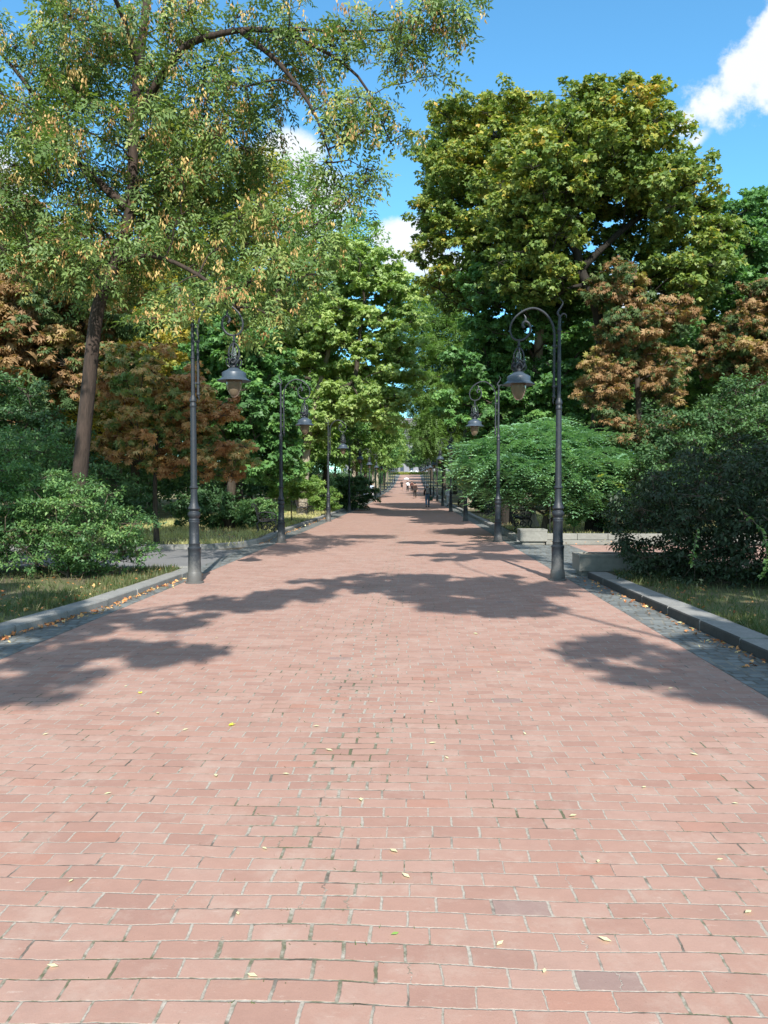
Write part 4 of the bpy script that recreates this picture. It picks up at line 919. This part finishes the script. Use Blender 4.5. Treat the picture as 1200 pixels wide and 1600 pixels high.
# ------------------------------------------------------------------ street lamps
def make_lamp():
    e = empty('street_lamp', (0, 0, 0), 'x', 'street lamp')
    mb = MB(); mb.lathe([(.155, 0), (.155, .02), (.125, .03), (.125, .06), (.12, .16), (.112, .18), (.105, .20), (.102, .50), (.104, .55), (.112, .565), (.112, .585), (.092, .60), (.088, .64), (.094, .65), (.094, .665), (.084, .68), (.08, .98), (.086, 1.0), (.09, 1.02), (.084, 1.035), (.088, 1.05), (.075, 1.07), (.082, 1.09), (.098, 1.11), (.105, 1.14), (.10, 1.165), (.08, 1.18), (.072, 1.195), (.085, 1.215), (.098, 1.23), (.096, 1.25), (.076, 1.285), (.062, 1.34), (.056, 1.42), (.054, 1.52), (.056, 1.56), (.072, 1.575), (.072, 1.595), (.056, 1.61), (.054, 1.64), (.048, 2.9), (.052, 2.905), (.056, 2.93), (.052, 2.95), (.046, 2.965), (.046, 2.99), (.058, 3.0), (.06, 3.03), (.054, 3.05), (.044, 3.07), (.034, 3.10)], 24)
    mb.build('base_column', M['iron'], e, True)
    mb = MB(); mb.lathe([(.033, 3.10), (.031, 3.7), (.04, 3.705), (.04, 3.73), (.03, 3.735), (.027, 4.22), (.036, 4.23), (.036, 4.26), (.026, 4.27), (.025, 4.36)], 14)
    mb.tube(spline([(0, 0, 4.36), (.004, 0, 4.46), (-.03, 0, 4.54), (.03, 0, 4.64), (.055, 0, 4.71), (.02, 0, 4.76), (0, 0, 4.80)], 6), list(np.linspace(.026, .003, 37)), 8)
    mb.tube(spline([(.0, 0, 4.46), (.06, 0, 4.52), (.11, 0, 4.50), (.115, 0, 4.45)], 5), list(np.linspace(.018, .004, 16)), 7)
    mb.build('upper_pole', M['iron'], e, True)
    mb = MB()
    arm = spline([(-.085, 0, 3.13), (-.085, 0, 3.6), (-.082, 0, 4.0), (-.085, 0, 4.2), (-.13, 0, 4.38), (-.25, 0, 4.54), (-.42, 0, 4.62), (-.60, 0, 4.58), (-.76, 0, 4.45), (-.83, 0, 4.28), (-.79, 0, 4.13), (-.68, 0, 4.08), (-.56, 0, 4.12), (-.49, 0, 4.24), (-.51, 0, 4.36), (-.58, 0, 4.40), (-.62, 0, 4.34), (-.59, 0, 4.29)], 6)
    mb.tube(arm, list(np.linspace(.022, .016, 60)) + list(np.linspace(.016, .024, len(arm) - 60)), 9)
    mb.ball((-.085, 0, 3.12), .032); mb.tube([(-.085, 0, 3.10), (-.1, 0, 3.05), (-.09, 0, 3.0)], [.02, .012, .004], 7)
    mb.tube(spline([(-.58, 0, 4.40), (-.57, 0, 4.46), (-.60, 0, 4.52)], 4), [.016, .02, .022, .02, .018, .014, .01, .006, .003], 7)
    for z in (3.3, 3.98): mb.tube([(-.085, 0, z), (0, 0, z)], .014, 6); mb.lathe([(.03, -.02), (.034, 0), (.03, .02)], 10, (-.085, 0, z))
    mb.build('scroll_arm', M['iron'], e, True)
    hx = -.68
    mb = MB(); mb.tube([(hx, 0, 4.09), (hx, 0, 3.96)], [.02, .018], 8); mb.lathe([(.016, 0), (.035, .012), (.016, .03)], 12, (hx, 0, 3.97))
    for a in (0, math.pi / 2):
        c_, s__ = math.cos(a), math.sin(a)
        mb.tube(spline([(hx - .075 * c_, -.075 * s__, 3.66), (hx - .085 * c_, -.085 * s__, 3.82), (hx - .05 * c_, -.05 * s__, 3.92), (hx, 0, 3.955), (hx + .05 * c_, .05 * s__, 3.92), (hx + .085 * c_, .085 * s__, 3.82), (hx + .075 * c_, .075 * s__, 3.66)], 5), .013, 7)
    mb.tube([(hx + .085 * math.cos(a), .085 * math.sin(a), 3.66 + .04 * math.sin(3 * a)) for a in np.linspace(0, 6.28, 30)], .016, 7)
    mb.tube([(hx + .1 * math.cos(a), .1 * math.sin(a), 3.74 + .03 * math.sin(2 * a)) for a in np.linspace(0, 6.28, 30)], .012, 7)
    for k in range(6):
        a = k * math.pi / 3; mb.tube(spline([(hx + .07 * math.cos(a), .07 * math.sin(a), 3.56), (hx + .12 * math.cos(a), .12 * math.sin(a), 3.61), (hx + .12 * math.cos(a + .4), .12 * math.sin(a + .4), 3.68), (hx + .09 * math.cos(a + .6), .09 * math.sin(a + .6), 3.69)], 4), [.012] * 13, 6)
    mb.lathe([(.06, 3.53), (.07, 3.56), (.05, 3.60), (.06, 3.64), (.04, 3.68), (.03, 3.70)], 14, (hx, 0, 0))
    mb.build('bracket', M['iron'], e, True)
    mb = MB(); mb.lathe([(.03, 3.69), (.045, 3.73), (.045, 3.83), (.03, 3.87), (.008, 3.885)], 14, (hx, 0, 0)); mb.build('glass_vial', M['glass'], e, True)
    mb = MB(); mb.lathe([(.05, 3.55), (.075, 3.545), (.12, 3.51), (.17, 3.485), (.195, 3.47), (.20, 3.46), (.20, 3.39), (.215, 3.375), (.255, 3.35), (.275, 3.34), (.275, 3.33), (.25, 3.335), (.19, 3.35), (.15, 3.36), (.02, 3.365)], 28, (hx, 0, 0))
    mb.build('shade', M['enamel'], e, True)
    mb = MB(); mb.lathe([(.13, 3.356), (.135, 3.32), (.13, 3.25), (.11, 3.18), (.08, 3.12), (.045, 3.08), (.012, 3.065)], 24, (hx, 0, 0)); mb.build('globe', M['globe'], e, True)
    return e
lamp0 = make_lamp(); first = True
ordn = ['nearest', 'second', 'third', 'fourth', 'fifth', 'sixth', 'seventh', 'eighth', 'ninth', 'tenth', 'eleventh', 'twelfth', 'thirteenth']
dist = [13.2, 22.3, 35.6, 49, 62, 75, 88, 101, 116, 131, 148, 166, 186]
for side in (1, -1):
    for i, y in enumerate(dist):
        o = lamp0 if first else copy_tree(lamp0); first = False
        if side == 1: x = 2.5
        else: x = [-3.6, -3.7, -3.8, -3.98, -4.08, -4.1][min(i, 5)]; y = y - (.6 if i < 3 else 0)
        o.location = (x, y, float(gh(y))); o.rotation_euler = (0, 0, 0 if side == 1 else math.pi)
        o.rotation_euler.z += random.uniform(-.06, .06)
        sd = 'right' if side == 1 else 'left'
        if i < 5: o['label'] = f'{ordn[i]} nearest dark iron scroll lamp post on the {sd} side of the path'.replace('nearest nearest', 'nearest'); o['group'] = 'scroll lamp posts along the path'
        else: o['label'] = f'distant iron scroll lamp post on the {sd}, {ordn[i]} of its row from the camera'; o['group'] = 'scroll lamp posts along the path'

# ------------------------------------------------------------------ benches
def spiral(cx, cz, r0, r1, a0, a1, y, n=18):
    return [(cx + (r0 + (r1 - r0) * k / n) * math.cos(a0 + (a1 - a0) * k / n), y, cz + (r0 + (r1 - r0) * k / n) * math.sin(a0 + (a1 - a0) * k / n)) for k in range(n + 1)]
def make_bench():
    e = empty('park_bench', (0, 0, 0), 'x', 'bench')     # faces +x, length along y
    for y in (-.82, .82):
        mb = MB()
        mb.tube(spline([(.30, y, 0), (.24, y, .12), (.30, y, .28), (.26, y, .42), (.0, y, .40), (-.22, y, .42), (-.30, y, .62), (-.36, y, .86)], 5), .024, 8)
        mb.tube(spline([(-.34, y, 0), (-.26, y, .14), (-.30, y, .30), (-.22, y, .42)], 5), .024, 8)
        mb.tube(spiral(.22, .56, .12, .03, -2.2, 5.2, y), .02, 7); mb.tube(spline([(-.30, y, .64), (-.1, y, .70), (.12, y, .68), (.24, y, .67)], 5), .02, 7)
        mb.tube(spiral(-.02, .2, .13, .03, 0, 7.5, y), .016, 7); mb.tube(spiral(-.02, .55, .11, .025, 3, 10, y), .016, 7)
        mb.tube(spiral(-.42, .90, .07, .02, 0, 6.5, y), .02, 7); mb.tube(spiral(.16, .22, .09, .02, 3.2, 9.5, y), .014, 7)
        mb.build('iron_frame', M['iron_dark'], e, True)
    mb = MB()
    for k in range(7): mb.box((-.20 + k * .075, 0, .445 - .01 * math.sin(k / 6 * 3.14)), (.055, 1.66, .028), bev=.006)
    mb.build('seat', M['slat'], e)
    mb = MB()
    for k in range(6): mb.box((-.265 - k * .022, 0, .52 + k * .075), (.028, 1.66, .055), bev=.006)
    mb.build('backrest', M['slat'], e)
    return e
bench0 = make_bench(); first = True
BN = [(-4.75, 25.3, .12, 'dark scrolled iron bench behind the second left lamp'), (-5.7, 41.2, -.1, 'sunlit scrolled iron bench on dry grass below the pale leaning trunk'),
      (3.95, 27.6, math.pi - .1, 'dark scrolled iron bench between the second right lamp and the small planter'), (4.3, 41.5, math.pi, 'dark iron bench in shade right of the third right lamp'),
      (-4.95, 70.5, 0, 'distant bench on the left with a seated person in white'), (-5.0, 80.5, 0, 'distant bench on the left with a seated person in pale blue'),
      (-5.1, 94, 0, 'far bench on the left with a person in dark clothes'), (3.95, 57, math.pi, 'distant bench on the right with a person in orange brown'), (-4.95, 57, 0, 'empty distant bench on the left near the fifth lamp')]
for (x, y, rz, lab) in BN:
    o = bench0 if first else copy_tree(bench0); first = False
    o.location = (x, y, float(gh(y)) + .08); o.rotation_euler = (0, 0, rz); o['label'] = lab; o['group'] = 'iron park benches along the path'

st = empty('stake', W(858, 832, 22.6) * np.array([1, 1, 0]) + np.array([0, 0, .1]), 'thin dark metal stake standing behind the low wall under the sumac', 'stake')
mb = MB(); mb.tube([(0, 0, 0), (0, 0, .85), (.004, 0, 1.15)], [.014, .013, .011], 8).ball((.004, 0, 1.16), .022); mb.build('rod', M['iron_dark'], st, True)

# ------------------------------------------------------------------ people
def skin_mesh(name, chains, material, parent, sub=1):
    """chains: list of lists of (point, radius); shared points are merged"""
    verts = []; rad = []; edges = []; idx = {}
    def vid(p, r_):
        k = tuple(round(c, 4) for c in p)
        if k not in idx: idx[k] = len(verts); verts.append(p); rad.append(r_)
        return idx[k]
    for ch in chains:
        ids = [vid(p, r_) for p, r_ in ch]; edges += list(zip(ids[:-1], ids[1:]))
    me = bpy.data.meshes.new(name); me.from_pydata(verts, edges, []); o = bpy.data.objects.new(name, me); C.objects.link(o)
    sk = o.modifiers.new('skin', 'SKIN'); sk.use_smooth_shade = True
    for i, d_ in enumerate(me.skin_vertices[0].data): 
        r_ = rad[i]; d_.radius = r_ if hasattr(r_, '__len__') else (r_, r_)
    me.skin_vertices[0].data[0].use_root = True
    ss = o.modifiers.new('sub', 'SUBSURF'); ss.levels = sub; ss.render_levels = sub
    dg = bpy.context.evaluated_depsgraph_get(); m2 = bpy.data.meshes.new_from_object(o.evaluated_get(dg))
    bpy.data.objects.remove(o); m2.name = name; m2.materials.clear(); m2.materials.append(material)
    if len(m2.polygons): m2.polygons.foreach_set('use_smooth', np.ones(len(m2.polygons), bool))
    o = bpy.data.objects.new(name, m2); C.objects.link(o); o.parent = parent; return o
CM = {}
def cloth(name, col):
    if name not in CM: CM[name] = simple('cloth_' + name, col, .85, 0, 60, .12)
    return CM[name]
def person(x, y, rz, label, top, bottom, hair, pose='walk', hgt=1.72, shorts=False, longtop=False, group=None, arm_up=False):
    z0 = float(gh(y)) + (.0 if pose != 'sit' else .08)
    e = empty('person', (x, y, z0), label, 'person', group, rz, hgt / 1.75)
    P = lambda *a: tuple(a)        # faces -y
    if pose == 'sit':
        pel = P(0, .05, .53); L_ = [[P(s * .09, .04, .53), P(s * .12, -.38, .53), P(s * .12, -.42, .10), P(s * .13, -.56, .04)] for s in (-1, 1)]
    elif pose == 'walk':
        pel = P(0, 0, .95); L_ = [[P(-.09, 0, .92), P(-.1, -.16, .50), P(-.1, -.24, .09), P(-.11, -.40, .04)], [P(.09, 0, .92), P(.1, -.02, .50), P(.1, .26, .14), P(.11, .16, .04)]]
    else:
        pel = P(0, 0, .95); L_ = [[P(s * .09, 0, .92), P(s * .11, -.02, .50), P(s * .11, .03, .09), P(s * .13, -.13, .04)] for s in (-1, 1)]
    px_, py_, pz_ = pel
    ch = P(0, py_ + .01, pz_ + .40); wa = P(0, py_, pz_ + .18); nk = P(0, py_ - .01, pz_ + .54); hd = P(0, py_ - .035, pz_ + .64); tp = P(0, py_ - .02, pz_ + .755)
    arms = []
    for s in (-1, 1):
        sw = -.12 * s if pose == 'walk' else 0.0
        shd = P(s * .18, py_ + .01, pz_ + .46)
        if pose == 'sit': el, wr = P(s * .25, py_ - .05, pz_ + .18), P(s * .14, py_ - .28, pz_ + .10)
        elif arm_up and s == 1: el, wr = P(.24, py_ - .08, pz_ + .24), P(.18, py_ - .22, pz_ + .45)
        else: el, wr = P(s * .24, py_ + sw * .5 + .02, pz_ + .19), P(s * .25, py_ + sw * 1.6 - .04, pz_ - .06)
        dv_ = np.array(wr) - np.array(el); dv_ /= np.linalg.norm(dv_); hand = np.array(wr) + dv_ * .085
        arms.append((shd, el, wr, tuple(hand), dv_))
    body = [[(pel, (.125, .095)), (wa, (.115, .085)), (ch, (.13, .095)), (nk, .055), (hd, (.072, .085)), (tp, (.07, .078))]]
    for lg in L_: body.append([(pel, (.125, .095)), (lg[0], .085), (lg[1], .058), (lg[2], .040), (lg[3], .034)])
    for (a, b_, c_, h_, dv_) in arms:
        body.append([(ch, (.13, .095)), (a, .052), (b_, .040), (c_, .027), (h_, (.036, .02))])
        for k in range(4):
            q = (k - 1.5) * .019; ln = [.065, .078, .082, .07][k]; p1 = np.array(h_) + np.array([0, q, 0]) + dv_ * .035; p2 = p1 + dv_ * ln + np.array([-.012 * np.sign(a[0]), 0, 0])
            body.append([(h_, (.036, .02)), (tuple(p1), .010), (tuple(p2), .008)])
        th = np.array(c_) + dv_ * .03 + np.array([0, -.035, 0]); body.append([(c_, .027), (tuple(th), .011), (tuple(th + dv_ * .045), .009)])
    skin_mesh('body', body, M['skin'], e)
    face = MB(); hx, hy, hz = hd
    face.tube([(0, hy - .075, hz + .05), (0, hy - .105, hz + .012), (0, hy - .08, hz)], [.008, .014, .01], 6)
    for s in (-1, 1): face.ball((s * .078, hy + .01, hz + .03), (.012, .022, .032), 8, 6)
    face.build('nose_and_ears', M['skin'], e, True)
    ey = MB()
    for s in (-1, 1): ey.ball((s * .03, hy - .078, hz + .045), .011, 8, 6)
    ey.tube([(-.024, hy - .082, hz - .03), (.024, hy - .082, hz - .03)], .004, 5); ey.build('eyes_and_mouth', M['iron_dark'], e, True)
    hm = MB(); hm.ball((0, hy + .03, hz + .085), (.09, .105, .085), 14, 10); hm.build('hair', cloth(*hair), e, True)
    g = .028
    shirt = [[(wa, (.12 + g, .09 + g)), (ch, (.135 + g, .10 + g)), (P(0, py_, pz_ + .50), .07)], [(wa, (.12 + g, .09 + g)), (P(0, py_, pz_ + (.0 if not longtop else -.25)), (.135 + g, .11 + g))]]
    for (a, b_, c_, h_, dv_) in arms:
        shirt.append([(ch, (.135 + g, .10 + g)), (a, .058 + g), (b_, .046 + g)] + ([(tuple(np.array(c_) - dv_ * .03), .034 + g)] if longtop or pose == 'walk' and not shorts else []))
    skin_mesh('top', shirt, cloth(*top), e)
    tr_ = []
    for lg in L_:
        c = [(P(px_, py_, pz_ - .03), (.13 + g, .10 + g)), (lg[0], .092 + g), (lg[1], .062 + g)]
        if not shorts: c.append((tuple(np.array(lg[2]) + np.array([0, 0, .02])), .046 + g))
        tr_.append(c)
    skin_mesh('trousers' if not shorts else 'shorts', tr_, cloth(*bottom), e)
    sh_ = MB()
    for lg in L_:
        f = np.array(lg[3]); bk = np.array(lg[2]); sh_.box(((f[0] + bk[0]) / 2, (f[1] * .6 + bk[1] * .4), max(.035, min(f[2], bk[2]) - .0)), (.095, .27, .07), bev=.02)
    sh_.build('shoes', M['iron_dark'], e)
    return e
blk = ('black', (.018, .018, .022)); wht = ('white', (.75, .76, .8)); brn = ('brown', (.035, .018, .015)); jean = ('jeans', (.13, .26, .44)); drk = ('dark', (.02, .018, .018))
gry = ('grey_hair', (.5, .5, .5)); dkh = ('dark_hair', (.025, .018, .015)); lbl = ('pale_blue', (.45, .55, .7)); org = ('orange_brown', (.40, .17, .07)); grn = ('green_bag', (.05, .13, .09))
p1 = person(1.25, 60, math.pi, 'person in black jacket, light blue jeans and white cap walking on the right', blk, jean, wht, hgt=1.75)
mb = MB(); mb.box((0, 0, 0), (.26, .12, .36), bev=.03); mb.tube(spline([(-.08, 0, .17), (0, 0, .30), (.08, 0, .17)], 5), .008, 6)
bg = mb.build('shopping_bag', cloth(*grn)); bg.location = (1.53, 60.02, .66); tag(bg, 'dark green bag carried by the person in light blue jeans', 'bag')
bp = empty('backpack', (1.25, 59.84, 1.26), 'grey backpack worn by the person in light blue jeans', 'backpack')
mb = MB(); mb.box((0, 0, 0), (.28, .14, .42), bev=.05); mb.build('pack', cloth('grey', (.35, .36, .38)), bp); mb = MB(); mb.box((0, -.09, -.07), (.2, .05, .2), bev=.02); mb.build('pocket', cloth('grey', (0, 0, 0)), bp)
person(.38, 85, math.pi, 'person in dark brown clothes walking in the middle of the path', brn, drk, dkh, hgt=1.72)
person(.05, 118, math.pi, 'person in reddish brown top beside the one in white, far down the path', ('red_brown', (.10, .035, .028)), drk, dkh)
person(-.62, 122, math.pi, 'person in white top and dark trousers under a white parasol, far down the path', wht, drk, dkh, arm_up=True)
person(-1.72, 136, 0, 'person in black shirt and shorts, leftmost of those walking far down the path', blk, drk, dkh, shorts=True)
pr = empty('parasol', (-.62 - .18, 122.2, float(gh(122)) + 1.3), 'white parasol held above the person in the white top', 'parasol')
mb = MB(); mb.tube([(0, 0, 0), (0, 0, .95)], .012, 8); mb.build('handle', M['iron_dark'], pr)
mb = MB(); mb.lathe([(.45, .68), (.38, .78), (.26, .87), (.12, .93), (.01, .95), (.01, .94), (.12, .92), (.26, .86), (.38, .77), (.44, .68)], 16); mb.build('canopy', cloth(*wht), pr, True)
person(3.02, 62.5, 0, 'standing person in long white clothes behind the fourth right lamp', wht, wht, dkh, pose='stand', longtop=True, hgt=1.6)
person(3.9, 57.3, -math.pi / 2, 'seated person in orange brown top on the distant right bench', org, drk, dkh, pose='sit')
person(-4.9, 70.2, math.pi / 2, 'seated person in white on a distant left bench', wht, drk, dkh, pose='sit')
person(-4.9, 80.7, math.pi / 2, 'seated person in pale blue on a distant left bench', lbl, lbl, gry, pose='sit')
person(-5.0, 94.2, math.pi / 2, 'seated person in dark clothes on the farthest occupied left bench', blk, drk, dkh, pose='sit')
person(-4.35, 84, .4, 'person in pale blue clothes standing at the left edge of the path', lbl, wht, dkh, pose='stand')

# ------------------------------------------------------------------ the far end: bed, building, car
yb = 268.0; zb = float(gh(yb))
fb_ = grass('flower_bed', 'yellow green planted bed across the far end of the path', [(-14, -5.2, 258, 285, 2, 0)], 'bright', 97)
bpy.data.objects.remove(fb_)
r_ = np.random.default_rng(98); n = 9000; p = np.stack([r_.uniform(-14, 12, n), r_.uniform(262, 272, n), zb + r_.random(n) * .7], 1)
V, F = instance(p, r_.normal(size=(n, 3)), r_.normal(size=(n, 3)) + np.array([0, 0, 1]), r_.uniform(.3, .5, n), TPL['oval'])
o = mesh_arrays('flower_bed', V, [F], M['gold'], None, False, r_.random(n) * .5); tag(o, 'yellow green planted bed across the far end of the path', 'plants', kind='stuff')
place('d', -5.5, 292, .8, 'dark tree left of the gap in front of the distant pale building', 'trees before the distant building')
place('a', 9.0, 290, .75, 'green tree right of the gap in front of the distant pale building', 'trees before the distant building')
place('d', -.6, 288, .62, 'low dark tree nearly closing the gap before the distant pale building', 'trees before the distant building')
place('a', 3.4, 286, .66, 'small green tree in the middle in front of the distant pale building', 'trees before the distant building')
bd = empty('distant_building', (2, 330, float(gh(330))), 'pale grey building glimpsed between the trees at the end of the avenue', 'building')
mb = MB(); mb.box((0, 0, 10), (64, 12, 20)); mb.build('wall', M['pale_wall'], bd)
mb = MB(); mb.box((0, 0, 20.7), (66, 13.4, 1.3)); mb.box((0, 0, 22.6), (60, 10, 2.5), taper=.8); mb.build('roof', M['roofing'], bd)
for fl_ in range(5):
    for k in range(16):
        wf = MB(); xx0 = -30 + k * 4 ; zz = 2.4 + fl_ * 3.8
        wf.box((xx0, -6.06, zz), (1.9, .16, 2.4)); f = wf.build('window_frame', M['concrete'], bd)
        g_ = MB(); g_.box((xx0, -6.1, zz), (1.5, .14, 2.0)); g_.build('pane', M['window'], f)
cr = empty('parked_car', (.6, 276, float(gh(276))), 'white car parked beyond the planted bed at the far end', 'car', rz=.25)
mb = MB()
side = [(-2.1, .35), (-2.15, .7), (-1.9, .88), (-1.2, .95), (-.7, 1.42), (.8, 1.45), (1.5, 1.0), (2.05, .85), (2.12, .4)]
V = [(x_, yy_, z_) for yy_ in (-.85, .85) for x_, z_ in side]; nS = len(side)
mb.add(V, [tuple(range(nS)), tuple(range(2 * nS - 1, nS - 1, -1))] + [(i, nS + i, nS + (i + 1) % nS, (i + 1) % nS) for i in range(nS)])
mb.build('body', simple('white_car_paint', (.75, .77, .8), .3, 0, 5, .03), cr)
for (a, b_) in ((-.66, -.02), (.05, .75)):
    mb = MB(); mb.box(((a + b_) / 2, 0, 1.2), (b_ - a, 1.72, .32)); mb.build('window', M['window'], cr)
for (x_, yy_) in ((-1.35, -.8), (-1.35, .8), (1.35, -.8), (1.35, .8)):
    mb = MB(); mb.lathe([(.2, -.1), (.33, -.09), (.33, .09), (.2, .1)], 16)
    o = mb.build('wheel', M['iron_dark'], cr, True); o.location = (x_, yy_, .33); o.rotation_euler = (R(90), 0, 0)
